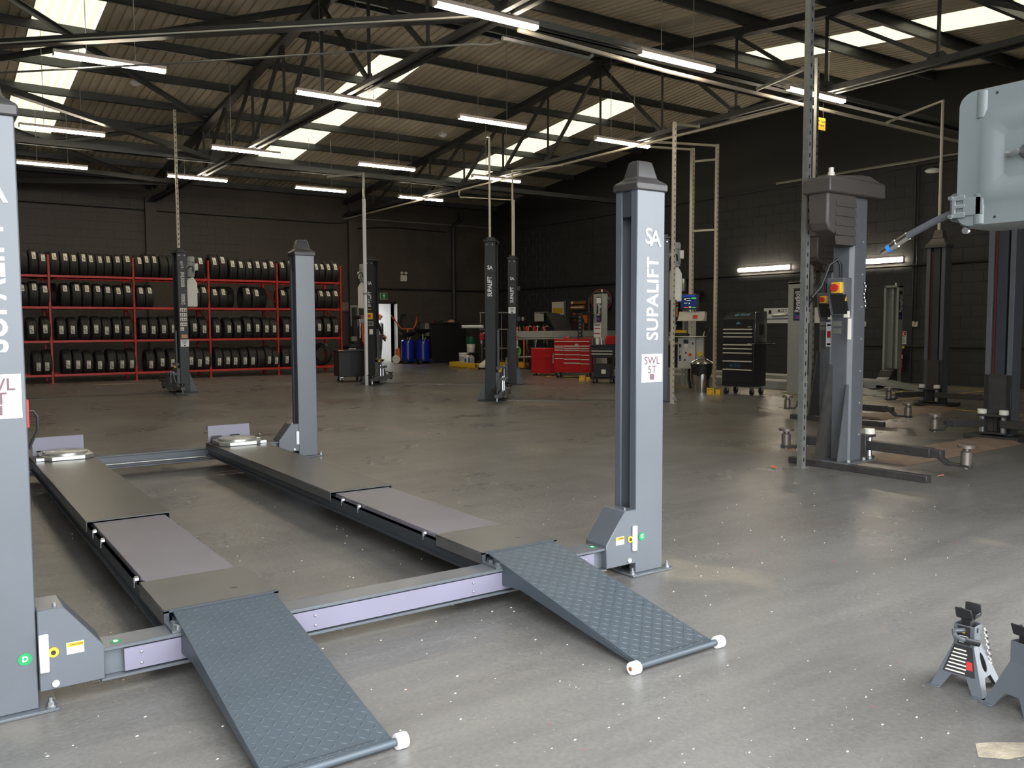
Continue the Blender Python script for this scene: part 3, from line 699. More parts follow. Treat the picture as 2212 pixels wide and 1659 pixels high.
for x, y, lab, m in ((2.33, 8.352, 'small olive wheel block leaning behind the right turn plate', 'cover'), (2.5, 8.352, 'small dark brown wheel block behind the right turn plate', 'black')):
    tag(MB().prism([(x - .06, y - .005, ZD), (x + .06, y - .02, ZD), (x + .045, y - .02, ZD + .06), (x - .045, y - .02, ZD + .06)], (0, .012, 0)).build('wheel_block', M[m], None, .004), lab, 'wheel block', 'wheel blocks on the right runway')

# ================================================================== black two-post lifts
def two_post(lab, loc, rz, L, posts_, plate, mot, labels):
    t = thing('two_post_lift', lab, 'car lift', loc, rz, 'black two-post lifts')
    H = 2.79
    for (x, o) in posts_:
        # C section: thin along the lift axis, wide across it, open towards the partner
        a, b, th, lip = .09, .20, .012, .075
        pts = [(-o * a, -b), (o * a, -b), (o * a, -b + lip), (o * (a - th), -b + lip), (o * (a - th), -b + th), (-o * (a - th), -b + th), (-o * (a - th), b - th), (o * (a - th), b - th), (o * (a - th), b - lip), (o * a, b - lip), (o * a, b), (-o * a, b)]
        p = MB().prism([(x + i, j, .02) for i, j in pts], (0, 0, H - .02)).build('column', M['blacklift'], t, .005)
        MB().box(x - .03, -.1, .03, x + o * .05, .1, H - .1).build('inner_rail', M['liftdk'], p)
        MB().box(x - a - .02, -b - .02, H, x + a + .02, b + .02, H + .035).box(x - a + .02, -b + .04, H + .035, x + a - .02, b - .04, H + .08).build('top_cap', M['blacklift'], p, .006)
        bb = MB()
        for dx in (-.05, .05): bb.lathe([(.012, 0), (.012, .008)], (x + dx, -b - .008, H - .05), 'y', 8)
        bb.lathe([(.012, 0), (.012, .008)], (x - o * a - (.008 if o > 0 else 0), 0, H - .05), 'x', 8)
        bb.build('cap_bolts', M['zinc'], p)['kind'] = 'stuff'
        MB().box(x - .22, -.3, 0, x + .22, .3, .02).build('base_plate', M['blacklift'], p)
        for sy in (-1, 1): MB().prism([(x - o * .09, sy * .16, .02), (x - o * .25, sy * .16, .02), (x - o * .22, sy * .16, .08), (x - o * .09, sy * .16, .42)], (0, .012, 0)).build('rib', M['lift'], p)
        # carriage, arms
        c = MB().box(x + o * .06, -.17, .06, x + o * .15, .17, .5).box(x + o * .1, -.05, .5, x + o * .13, .05, 1.25).box(x + o * .09, -.12, .55, x + o * .16, .12, .6)
        c = c.build('carriage', M['ravdark'], t, .004)
        MB().box(x + o * .11, -.03, .5, x + o * .17, .03, .57).build('lock_cover', M['yellow'], c, .004)
        for sy in (-1, 1):
            xo = x + o * .2
            arm = MB().box(xo - .055, sy * .08, .09, xo + .055, sy * .62, .18).box(xo - .04, sy * .6, .1, xo + .04, sy * .82, .16)
            arm.prism([(xo - .05, sy * .1, .18), (xo - .05, sy * .48, .18), (xo - .05, sy * .2, .4), (xo - .05, sy * .1, .42)], (.03, 0, 0))
            arm.box(xo - .08, sy * .04, .06, xo + .08, sy * .16, .1).box(xo - .08, sy * .04, .36, xo + .08, sy * .16, .41)
            ar = arm.build('arm', M['ravdark'], t, .004)
            MB().lathe([(.035, .05), (.035, .2), (.06, .2), (.06, .225)], (xo, sy * .76, 0), 'z', 14).build('lift_pad', M['black'], ar)
            MB().cyl((xo, sy * .1, .07), (xo, sy * .1, .43), .022, 10).build('pivot_pin', M['zinc'], ar)
            MB().lathe([(.014, .04), (.014, .1)], (xo, sy * .79, 0), 'z', 8).build('pad_screw', M['zinc'], ar)
            MB().tube([(xo - .05, sy * .55, .19), (xo - .1, sy * .62, .24), (xo - .1, sy * .8, .24), (xo - .02, sy * .84, .18)], .007, 6).build('foot_guard', M['black'], ar)
    if plate:
        x0, x1 = plate
        MB().prism([(x0, -.19, 0), (x0, -.12, .018), (x0, .12, .018), (x0, .19, 0)], (x1 - x0, 0, 0)).build('floor_plate', M['platec'], t)
    if mot:
        x, o = mot       # hydraulic unit on the outer side
        cx = x + o * .2
        g_ = MB().lathe([(.06, 2.32), (.085, 2.34), (.085, 2.36), (.072, 2.37), (.072, 2.62), (.09, 2.63), (.092, 2.70), (.08, 2.735), (.03, 2.74)], (cx, -.02, 0), 'z', 18)
        for k in range(8):
            an = PI * 2 * k / 8; g_.box(cx + .085 * math.cos(an) - .006, -.02 + .085 * math.sin(an) - .006, 2.38, cx + .085 * math.cos(an) + .006, -.02 + .085 * math.sin(an) + .006, 2.62)
        mo = g_.build('motor', M['ravgrey'], t)
        MB().box(cx + .07, -.09, 2.46, cx + .14, .04, 2.6).box(cx - .12, -.08, 2.4, cx - .07, .04, 2.56).build('terminal_box', M['offwhite'], mo, .006)
        MB().tube([(cx + .03, -.13, 2.42), (cx + .02, -.15, 2.52), (cx - .03, -.15, 2.54), (cx - .09, -.14, 2.48), (cx - .1, -.12, 2.3)], .012, 8).build('hose', M['cable'], mo)
        tk = MB(); rects(tk, cx - .11, -.11, cx + .11, .09, [(1.72, -.015), (1.74, 0), (2.2, 0), (2.28, -.035), (2.3, -.05), (2.33, -.05)])
        tk.build('fluid_tank', M['clearpl'], t, .015)
        MB().box(x + o * .09, -.06, 1.8, cx, .06, 1.83).box(x + o * .09, -.06, 2.3, cx, .06, 2.34).build('bracket', M['blacklift'], t)
    for f in labels: f(t)
    return t
M['platec'] = mat('dull_steel_floor_plate', rgb(92, 94, 94), 0.36, metal=0.3)
FY = -.2015
def supalift(x, z_text, z_logo, dx=0.0):
    def f(t):
        text('SUPALIFT', .105, (x + dx, FY, z_text), (0, 0, 1), (-1, 0, 0), M['white'], t, .026, sx=.8)
        text('S', .092, (x + dx - .024, FY, z_logo), (1, 0, 0), (0, 0, 1), M['white'], t, .018, 'logo_letter')
        text('A', .092, (x + dx + .02, FY - .001, z_logo - .006), (1, 0, 0), (0, 0, 1), M['white'], t, .018, 'logo_letter')
    return f
def swl(x, z):
    def f(t):
        s_ = MB().box(x - .08, FY - .001, z - .07, x + .08, FY + .001, z + .07).build('load_sticker', M['white'], t)
        text('SWL', .05, (x, FY - .0015, z + .035), (1, 0, 0), (0, 0, 1), M['darkprint'], s_, .012)
        text('5T', .05, (x, FY - .0015, z - .005), (1, 0, 0), (0, 0, 1), M['darkprint'], s_, .03)
        MB().box(x - .018, FY - .002, z - .06, x + .018, FY - .001, z - .034).build('emblem', M['darkprint'], s_)
    return f
def isolator(x):
    def f(t):
        b = MB().box(x - .06, FY - .06, 1.47, x + .07, FY, 1.62).build('isolator_box', M['yellow'], t, .006)
        MB().lathe([(.035, -.02), (.035, 0)], (x, FY - .06, 1.55), 'y', 16).build('isolator_knob', M['redprint'], b)
        s_ = MB().box(x - .07, FY - .004, 1.33, x + .08, FY, 1.43).build('notice_plate', M['galv'], t)
        for k in range(3): MB().box(x - .05 + k * .04, FY - .006, 1.35, x - .025 + k * .04, FY - .004, 1.41).build('notice_print', M['darkprint'], s_)
        MB().box(x - .015, FY - .03, 1.13, x + .065, FY, 1.25).build('push_button_box', M['offwhite'], t, .006)
        MB().box(x - .05, FY - .002, 1.69, x + .03, FY, 1.705).build('yellow_tag', M['yellow'], t)
    return f
def backlabels(x, o):
    def f(t):
        xf_ = x - o * .0915
        s_ = MB().box(xf_ - .001, -.12, .82, xf_ + .001, .1, 1.28).build('notice_strip', M['white'], t)
        MB().box(xf_ - .002, -.1, .98, xf_ + .002, .08, 1.1).build('notice_red', M['redprint'], s_)
        for z in (.86, 1.22): MB().box(xf_ - .002, -.09, z, xf_ + .002, .07, z + .03).build('notice_print', M['darkprint'], s_)
        for z in (1.42, 2.1): MB().box(x - o * .09, -.05, z, x - o * .16, .05, z + .1).build('junction_box', M['black'], t, .005)
    return f
def control(x, o):
    def f(t):
        b = MB().box(x + o * .10, -.16, 1.34, x + o * .22, .12, 1.76).build('control_box', M['black'], t, .01)
        for z, m, r_ in ((1.68, 'redprint', .025), (1.62, 'green', .02)): MB().lathe([(r_, 0), (r_, .03)], (x + o * .22, -.05, z), 'x', 12).build('push_button', M[m], b)
        MB().box(x + o * .22, -.02, 1.46, x + o * .25, .06, 1.6).build('orange_handle', M['orange'], b, .01)
        MB().box(x + o * .22, -.13, 1.47, x + o * .225, -.1, 1.62).build('warning_strip', M['yellow'], b)
        MB().tube([(x + o * .2, -.1, 1.34), (x + o * .18, -.14, 1.2), (x + o * .15, -.1, 1.1), (x + o * .12, -.06, 1.2)], .025, 8).build('pendant_cable', M['ravgrey'], t)
    return f
def pictos(x):
    def f(t):
        text('BVL5000B', .098, (x - .0, FY, 2.265), (0, 0, -1), (1, 0, 0), M['offwhite'], t, .02, sx=.72)
        text('5000KG', .098, (x, FY, 1.875), (0, 0, -1), (1, 0, 0), M['offwhite'], t, .02, sx=.66)
        text('CE', .06, (x, FY, 2.52), (0, 0, -1), (1, 0, 0), M['offwhite'], t, .01); text('UK', .04, (x - .01, FY, 2.61), (1, 0, 0), (0, 0, 1), M['offwhite'], t, .02); text('CA', .04, (x - .01, FY, 2.575), (1, 0, 0), (0, 0, 1), M['offwhite'], t, .02)
        for k in range(5):
            z = 1.66 - k * .095; w = .13 if k < 4 else .07
            s_ = MB().box(x - .065, FY - .001, z - .035, x - .065 + w, FY, z + .035).build('pictogram', M['offwhite'], t)
            for q in range(1 if k == 4 else 3): MB().box(x - .05 + q * .042, FY - .002, z - .022, x - .03 + q * .042, FY - .001, z + .006 + .012 * (q % 2)).build('pictogram_print', M['darkprint'], s_)
        MB().box(x - .05, FY - .001, 1.1, x + .065, FY, 1.17).build('tan_label', M['skin'], t)
    return f
AX = R(-42)
two_post('black two-post lift with white motor tank and yellow isolator in front of the bright doorway', (8.62, 18.05, 0), AX, 3.25, [(0, 1), (3.25, -1)], (.15, 3.1), (0, -1), [supalift(0, 1.93, 2.29), isolator(.0), supalift(3.25, 2.0, 2.36), swl(3.25, 1.66), backlabels(3.25, -1)])
two_post('black two-post lift whose nearer column stands alone in the middle of the floor', (8.42, 12.78, 0), AX, 3.0, [(0, 1), (3.0, -1)], (.15, 2.85), (3.0, 1), [supalift(0, 2.01, 2.34), control(3.0, 1), backlabels(3.0, -1)])
two_post('two-post lift column with BVL5000B lettering and pictogram stickers in front of the tyre racks', (4.4, 18.06, 0), 0, 3.0, [(0, -1)], (-3.1, -.15), (0, 1), [pictos(0), swl(.01, 1.0)])

# ================================================================== slate two-post lifts on the right
def rav_lift(lab, loc, rz, L, near):
    t = thing('two_post_lift', lab, 'car lift', loc, rz, 'slate grey two-post lifts')
    H = 2.5
    # motor column at the origin
    c = MB().prism([(-.11, .1, .05), (-.11, -.06, .05), (-.075, -.1, .05), (.11, -.1, .05), (.11, -.04, .05), (.06, -.04, .05), (.06, .04, .05), (.11, .04, .05), (.11, .1, .05)], (0, 0, H - .05)).build('column', M['ravdark'], t, .004)
    rv = MB()
    for z in [.3 + .3 * k for k in range(7)]: rv.sphere((.05, -.102, z), .008, 8, 5)
    rv.build('rivets', M['ravgrey'], c)['kind'] = 'stuff'
    MB().box(-.3, -.95, 0, -.22, .42, .06).build('base_beam', M['ravarm'], t, .004)
    MB().box(-.29, -.2, .05, .2, .22, .066).build('base_plate', M['ravdark'], c, .003)
    MB().prism([(-.26, -.09, .066), (-.11, -.09, .066), (-.11, -.09, .78), (-.135, -.09, .78)], (0, .012, 0)).build('gusset', M['ravdark'], c)
    MB().prism([(-.36, .08, .066), (-.11, .08, .066), (-.11, .08, .95), (-.17, .08, .95)], (0, .02, 0)).build('gusset', M['ravarm'], c)
    bb = MB()
    for x, y in ((-.2, -.16), (.05, -.16), (.15, -.16), (-.2, .16)): bb.lathe([(.016, .066), (.016, .09)], (x, y, 0), 'z', 6)
    bb.build('anchor_bolts', M['ravgrey'], c)['kind'] = 'stuff'
    # motor cover: box body with louvres under a lid
    cv = MB().prism([(-.56, -.13, H + .02), (-.56, -.13, 2.24), (-.52, -.13, 2.18), (-.12, -.13, 2.04), (-.12, -.13, H + .02)], (0, .20, 0)).build('motor_cover', M['cover'], t, .02, seg=2)
    for k in range(5):
        z = H - .03 - k * .085
        MB().prism([(-.44, -.129, z), (-.125, -.129, z), (-.125, -.140, z - .075), (-.44, -.140, z - .075), ], (0, .003, -.004)).build('louvre', M['cover'], cv)
    ld = MB(); rects(ld, -.59, -.17, .29, .12, [(H + .0, -.01), (H + .015, 0), (H + .13, 0), (H + .145, -.015)]); ld.prism([(-.56, -.15, H + .145), (.26, -.15, H + .145), (.1, -.13, H + .2), (-.02, -.13, H + .2)], (0, .24, 0))
    ld.build('cover_lid', M['cover'], t, .015, seg=2)
    MB().lathe([(.03, H + .15), (.03, H + .2), (.022, H + .2), (.022, H + .24)], (-.40, -.05, 0), 'z', 12).build('breather_cap', M['offwhite'], t)
    # control box on the back of the column
    cb = MB().prism([(-.16, -.13, 1.76), (-.29, -.13, 1.76), (-.29, -.13, 1.62), (-.23, -.13, 1.42), (-.16, -.13, 1.42)], (0, .17, 0)).build('control_box', M['ravdark'], t, .006)
    MB().box(-.335, -.125, 1.62, -.29, -.03, 1.72).build('isolator_plate', M['yellow'], cb, .004)
    MB().lathe([(.034, -.03), (.034, 0)], (-.335, -.075, 1.67), 'x', 14).build('isolator_knob', M['redprint'], cb)
    MB().prism([(-.295, -.135, 1.61), (-.26, -.135, 1.61), (-.20, -.135, 1.43), (-.235, -.135, 1.43)], (0, .14, 0)).build('label_strip', M['black'], cb)
    MB().prism([(-.278, -.137, 1.55), (-.250, -.137, 1.55), (-.258, -.137, 1.595)], (0, .002, 0)).build('warning_triangle', M['yellow'], cb)
    MB().box(-.235, -.14, 1.40, -.20, -.1, 1.46).build('toggle_switch', M['offwhite'], cb)
    MB().tube([(-.22, -.05, 1.76), (-.22, -.05, 1.88), (-.25, -.03, 1.93), (-.32, 0, 1.88), (-.4, .03, 1.68), (-.5, .06, 1.58)], .016, 8).build('supply_cable', M['cable'], cb)
    if near:
        MB().box(-.2, -.128, 1.2, -.15, -.12, 1.39).build('beige_plate', M['offwhite'], t)
        ch = MB()
        for k, (x, z) in enumerate(((.08, 1.72), (.1, 1.69), (.09, 1.66), (.075, 1.62), (.08, 1.585), (.095, 1.55), (.1, 1.51))): ch.sphere((x, -.115, z), .018, 8, 6, (1, .6, 1.2))
        ch.build('bolt_chain', M['chrome'], c)['kind'] = 'stuff'
    else:
        s_ = MB().box(-.30, -.125, 1.03, -.19, -.12, 1.36).build('notice_strip', M['white'], t)
        MB().box(-.29, -.127, 1.15, -.2, -.125, 1.24).build('notice_red', M['redprint'], s_)
        for z in (1.05, 1.31): MB().box(-.29, -.127, z, -.2, -.125, z + .025).build('notice_print', M['darkprint'], s_)
    for z in (1.32, 1.25): MB().box(-.118, .0, z, -.11, .09, z + .05).build('rating_label', M['galv'], c)
    # plain partner column, open towards us
    q = MB().prism([(L - .1, -.15, .05), (L + .12, -.15, .05), (L + .12, .15, .05), (L - .1, .15, .05), (L - .1, .09, .05), (L - .06, .09, .05), (L - .06, .135, .05), (L + .1, .135, .05), (L + .1, -.135, .05), (L - .06, -.135, .05), (L - .06, -.09, .05), (L - .1, -.09, .05)], (0, 0, 2.52)).build('column', M['ravdark'], t, .004)
    MB().box(L - .07, -.055, .06, L + .05, .055, 2.55).build('screw_guard', M['liftdk'], q)
    MB().box(L - .065, .062, .06, L - .03, .085, 2.5).build('slide_rail', M['rail'], q)
    tc = MB(); rects(tc, L - .14, -.17, L + .14, .17, [(2.55, 0), (2.6, 0), (2.62, -.03), (2.7, -.07)]); rects(tc, L - .07, -.09, L + .09, .09, [(2.7, 0), (2.84, -.03)])
    tc.build('top_cap', M['cover'], q, .006)
    MB().box(L - .25, -.3, 0, L + .25, .3, .05).build('base_plate', M['ravarm'], q, .004)
    # carriages and arms
    def carriage(x, o):
        k = MB().box(x, -.16, .27, x + o * .14, .16, .295).box(x, -.16, .07, x + o * .13, .16, .09).box(x, -.02, .09, x + o * .02, .02, .27).box(x - o * .02, -.15, .07, x, .15, .75 if o < 0 else .3)
        k = k.build('carriage', M['ravarm'], t, .003)
        for sy in (-1, 1):
            MB().lathe([(.045, .295), (.05, .3), (.05, .345), (.045, .35)], (x + o * .09, sy * .12, 0), 'z', 14).build('guide_roller', M['offwhite'], k)
        return k
    def arm(x, y, tx, ty, ext):
        d = Vector((tx - x, ty - y, 0)); ln = d.length; d.normalize(); an = math.atan2(d.y, d.x)
        mb = MB().box(0, -.05, .15, ln * .68, .05, .235).box(ln * .6, -.04, .16, ln * .78, .04, .225)
        mb.prism([(ln * .74, -.03, .2), (ln * .84, -.03, .13), (ln + .05, -.03, .13), (ln + .05, -.03, .105), (ln * .82, -.03, .105), (ln * .72, -.03, .17)], (0, .06, 0))
        o_ = mb.build('arm', M['ravarm'], t, .004, (x, y, 0), an)
        MB().lathe([(.03, .095), (.03, .13), (.045, .13), (.045, .24), (.03, .25), (.03, .275), (.075, .275), (.075, .3), (.06, .31)], (ln, 0, 0), 'z', 18).build('lift_pad', M['padsteel'], o_)
        MB().cyl((.02, 0, .09), (.02, 0, .27), .03, 10).build('pivot_pin', M['zinc'], o_)
    carriage(.11, 1); arm(.2, -.1, .14, -1.06, 1); arm(.2, .1, -.06, .62, 1)
    carriage(L - .1, -1); arm(L - .19, .1, L - .72, .40, 1); arm(L - .19, -.1, L - .26, -1.15, 1)
    return t
M['rail'] = mat('dull_red_rail_grease', rgb(96, 44, 40), 0.4)
M['padsteel'] = mat('worn_pad_steel', rgb(120, 112, 104), 0.4, metal=0.5, noise=0.2)
rav_lift('slate two-post lift with ribbed motor cover, nearest on the right behind the slotted post', (7.21, 4.85, 0), R(1.5), 3.12, True)
rav_lift('slate two-post lift with ribbed motor cover, farther back behind the first slate lift', (10.48, 7.33, 0), R(4.0), 3.15, False)
def treadplate(lab, x0, x1, yc, rz):
    t = thing('checker_plate', lab, 'floor plate', (x0, yc, 0), rz, 'rusty checker plates')
    n = 2; w = (x1 - x0) / n
    for k in range(n):
        MB().prism([(k * w + .004, -.30, .002), (k * w + .004, -.2, .03), (k * w + .004, .2, .03), (k * w + .004, .30, .002)], (w - .008, 0, 0)).build('plate', M['rust'], t)
    mb = MB()
    for i in range(int((x1 - x0) / .045)):
        for j in range(9):
            c = Vector((.02 + i * .045, -.18 + j * .045, .0302)); s_ = 1 if (i + j) % 2 else -1
            a = Vector((1, s_, 0)).normalized(); b = Vector((-a.y, a.x, 0)); u = Vector((0, 0, .003))
            mb._add([c - a * .018, c - b * .005, c + a * .018, c + b * .005, c + u], [(0, 1, 4), (1, 2, 4), (2, 3, 4), (3, 0, 4)])
    mb.build('tread_bars', M['rust'], t)['kind'] = 'stuff'
treadplate('rusty checker floor plate bridging the columns of the nearest slate lift', 7.62, 10.05, 4.78, R(1.5))
treadplate('rusty checker floor plate between the columns of the farther slate lift', 10.95, 13.3, 7.1, R(4))
# ================================================================== pale grey four-post test-bay lift
RV = thing('test_bay_lift', 'pale grey four-post lift of the test bay by the gable wall', 'car lift', (15.6, 13.5, 0))
def wr_(mb, nm, m, par=None, bevel=0.0):
    mb.xf(Matrix.Translation((-15.6, -13.5, 0))); return mb.build(nm, m, par or RV, bevel)
for x, y, o in ((14.05, 10.55, 1), (17.2, 10.5, -1), (14.05, 16.4, 1), (17.2, 16.4, -1)):
    a, b = .085, .17
    pts = [(-o * a, -b), (o * a, -b), (o * a, -b + .05), (o * (a - .02), -b + .05), (o * (a - .02), -b + .02), (-o * (a - .02), -b + .02), (-o * (a - .02), b - .02), (o * (a - .02), b - .02), (o * (a - .02), b - .05), (o * a, b - .05), (o * a, b), (-o * a, b)]
    p = wr_(MB().prism([(x + i, y + j, 0) for i, j in pts], (0, 0, 2.14)), 'post', M['ravgrey'], None, .004)
    wr_(MB().box(x - a, y - b, 2.1, x + a, y + b, 2.145), 'top_plate', M['ravgrey'], p)
    wr_(MB().cyl((x, y - .05, 2.14), (x, y - .05, 2.2), .018, 8), 'top_nut', M['offwhite'], p)
    wr_(MB().box(x - .025, y - .02, .1, x + .025, y + .02, 2.1), 'rack_strip', M['galv'], p)
    wr_(MB().box(x - .2, y - .22, 0, x + .2, y + .22, .02), 'base_plate', M['ravgrey'], p)
    # name strip on the face towards the door
    if o < 0:
        s_ = wr_(MB().box(x - .07, y - b - .004, 1.42, x + .05, y - b, 2.02), 'name_strip', M['darkprint'], p)
        text('Ravaglioli', .13, (x - .01 - 15.6, y - b - .005 - 13.5, 1.76), (0, 0, 1), (-1, 0, 0), M['white'], s_, .012, sx=.78)
        wr_(MB().prism([(x - .055, y - b - .0055, 1.45), (x + .035, y - b - .0055, 1.45), (x + .02, y - b - .0055, 1.5), (x - .055, y - b - .0055, 1.53)], (0, .001, 0)), 'emblem', M['blueprint'], s_)
        wr_(MB().prism([(x - .05, y - b - .007, 1.46), (x - .0, y - b - .007, 1.46), (x + .03, y - b - .007, 1.52)], (0, .001, 0)), 'emblem', M['redprint'], s_)
    else:
        xf = x - a
        s_ = wr_(MB().box(xf - .004, y - .14, 1.40, xf, y + .04, 2.02), 'name_strip', M['darkprint'], p)
        text('Ravaglioli', .16, (xf - .005 - 15.6, y - .05 - 13.5, 1.76), (0, 0, 1), (0, 1, 0), M['white'], s_, .012, sx=.68)
        wr_(MB().prism([(xf - .0055, y + .02, 1.43), (xf - .0055, y - .11, 1.43), (xf - .0055, y - .09, 1.5), (xf - .0055, y + .02, 1.54)], (.001, 0, 0)), 'emblem', M['blueprint'], s_)
        wr_(MB().prism([(xf - .007, y + .01, 1.44), (xf - .007, y - .06, 1.44), (xf - .007, y - .1, 1.52)], (.001, 0, 0)), 'emblem', M['redprint'], s_)
        if y > 12:
            n_ = wr_(MB().box(xf - .004, y - .12, .96, xf, y + .14, 1.36), 'notice_strip', M['white'], p)
            for z in (.99, 1.1, 1.22, 1.31): wr_(MB().box(xf - .006, y - .1, z, xf - .004, y + .12, z + .025), 'notice_print', M['redprint' if z in (1.1, 1.22) else 'darkprint'], n_)
            wr_(MB().box(xf - .0055, y - .12, 1.86, xf - .004, y + .04, 2.0), 'load_sticker', M['white'], p)
wr_(MB().prism([(17.1, 10.3, .0), (17.1, 10.3, .38), (16.9, 10.3, .34), (16.82, 10.3, .2), (16.6, 10.3, .1), (16.6, 10.3, 0)], (0, .28, 0)), 'beam_end_cover', M['capgrey'], None, .01)
for x0 in (14.5, 16.15):
    rw = wr_(MB().box(x0, 10.2, .10, x0 + .62, 16.9, .16).box(x0, 10.2, .0, x0 + .03, 16.9, .1).box(x0 + .59, 10.2, .0, x0 + .62, 16.9, .1), 'runway', M['ravgrey'], None, .004)
    wr_(MB().prism([(x0, 10.2, .155), (x0, 9.3, .01), (x0, 9.3, 0), (x0, 10.2, .08)], (.62, 0, 0)), 'ramp', M['ravgrey'], rw)
wr_(MB().box(14.1, 16.3, .04, 17.2, 16.5, .17).box(14.1, 10.46, .04, 17.2, 10.6, .1), 'cross_beam', M['ravgrey'])
for (x0, y0, x1, y1, lab) in ((14.4, 8.65, 15.9, 9.15, 'pale grey flush floor plate with a black roller slot, nearer of two'), (15.2, 9.75, 16.9, 10.15, 'pale grey flush floor plate with a black roller slot, nearer the gable wall')):
    t = thing('brake_roller_plate', lab, 'floor plate', ((x0 + x1) / 2, (y0 + y1) / 2, 0), 0, 'test bay floor plates')
    w_, d_ = (x1 - x0) / 2, (y1 - y0) / 2
    MB().box(-w_, -d_, 0, w_, d_, .022).build('frame', M['ravgrey'], t, .003)
    MB().box(-w_ + .25, -d_ + .12, .022, w_ - .3, d_ - .1, .028).build('roller_bed', M['black'], t)
    MB().cyl((-w_ + .3, -d_ + .2, .03), (w_ - .35, -d_ + .2, .03), .018, 10).build('roller', M['steel'], t)
# ================================================================== red racking with tyres
RKX = (.76, 2.61, 4.46, 6.27, 8.08, 9.92); RKZ = (2.55, 1.81, 1.01, .21); RY = 22.8
RK = thing('tyre_rack', 'long red steel racking of four levels filled with tyres along the back wall', 'rack', (5.3, RY, 0))
def rk(mb, nm, m, bevel=0.0, par=None):
    mb.xf(Matrix.Translation((-5.3, -RY, 0))); return mb.build(nm, m, par or RK, bevel)
for x in RKX:
    mb = MB()
    for y in (RY, RY + 1.15):
        mb.box(x - .03, y, 0, x - .022, y + .06, 3.02).box(x + .022, y, 0, x + .03, y + .06, 3.02).box(x - .03, y, 0, x + .03, y + .008, 3.02).box(x - .05, y - .01, 0, x + .05, y + .08, .006)
    for k in range(5): mb.bar((x, RY + .03, .25 + k * .55), (x, RY + 1.18, .25 + (k + 1) * .55 - .05), .03, .02)
    u = rk(mb, 'upright_frame', M['red'])
    sl = MB()
    for k in range(58): sl.box(x - .008, RY - .0008, .06 + k * .051, x + .008, RY, .06 + k * .051 + .022)
    rk(sl, 'keyholes', M['darkprint'], par=u)['kind'] = 'stuff'
for i in range(5):
    for z in RKZ:
        for y, dz in ((RY - .002, 0), (RY + .44, 0), (RY + 1.15, 0)):
            mb = MB().box(RKX[i] + .03, y, z - .055, RKX[i + 1] - .03, y + .045, z).box(RKX[i] + .03, y - .004, z - .09, RKX[i] + .036, y + .05, z + .03).box(RKX[i + 1] - .036, y - .004, z - .09, RKX[i + 1] - .03, y + .05, z + .03)
            rk(mb, 'beam', M['red'], .006)
TR, TWD = .315, .21
def tyre_mesh():
    p = [(.205, -.078), (.225, -.098), (.262, -.104), (.29, -.097), (.305, -.085), (TR - .002, -.066)]
    g = [-.048, -.016, .016, .048]
    for c in g: p += [(TR, c - .007), (TR - .010, c - .004), (TR - .010, c + .004), (TR, c + .007)]
    p += [(a, -b) for a, b in p[:6][::-1]]
    p += [(.21, .06), (.28, .07), (.285, 0), (.28, -.07), (.21, -.06), (.205, -.078)]
    return MB().lathe(p, (0, 0, 0), 'x', 36, False).mesh('tyre', M['rubber'])
def label_mesh():
    mb = MB(); r = TR + .0015; w = .042; n = 6; a0, a1 = -.31, .31
    for k in range(n):
        t0 = a0 + (a1 - a0) * k / n; t1 = a0 + (a1 - a0) * (k + 1) / n
        q = lambda x, t: (x, -r * math.cos(t), r * math.sin(t))
        mb.m = 0; mb.quad(q(-w, t0), q(w, t0), q(w, t1), q(-w, t1))
    r += .0008
    for t0, t1, xa, xb in ((.24, .285, -.038, .038), (.12, .2, -.03, .0), (.1, .13, .01, .035), (-.02, .05, -.034, .01), (-.1, -.05, -.03, .03), (-.2, -.13, -.02, .034), (-.27, -.24, -.034, .01)):
        q = lambda x, t: (x, -r * math.cos(t), r * math.sin(t))
        mb.m = 1; mb.quad(q(xa, t0), q(xb, t0), q(xb, t1), q(xa, t1))
    return mb.mesh('tyre_label', [M['offwhite'], M['labelprint']])
M['labelprint'] = mat('grey_label_print', rgb(128, 126, 120), 0.6)
TM, LM = tyre_mesh(), label_mesh()
ORD = ['first', 'second', 'third', 'fourth', 'fifth', 'sixth', 'seventh', 'eighth', 'ninth', 'tenth', 'eleventh', 'twelfth']
BAY = ['first', 'second', 'third', 'fourth', 'fifth']
def tyre(x, y, z, lab, sx=1.0, ang=0.0, twist=0.0, rz=0.0, labelled=True, s=1.0):
    o = bpy.data.objects.new('tyre', TM); COL.objects.link(o); o.location = (x, y, z)
    o.scale = (sx, s, s); o.rotation_euler = (random.uniform(0, .1), 0, rz)
    tag(o, lab, 'tyre', 'tyres on the red racking')
    if labelled:
        l = bpy.data.objects.new('tyre_label', LM); COL.objects.link(l); l.parent = o
        l.rotation_euler = (ang, 0, 0); l.location.x = twist
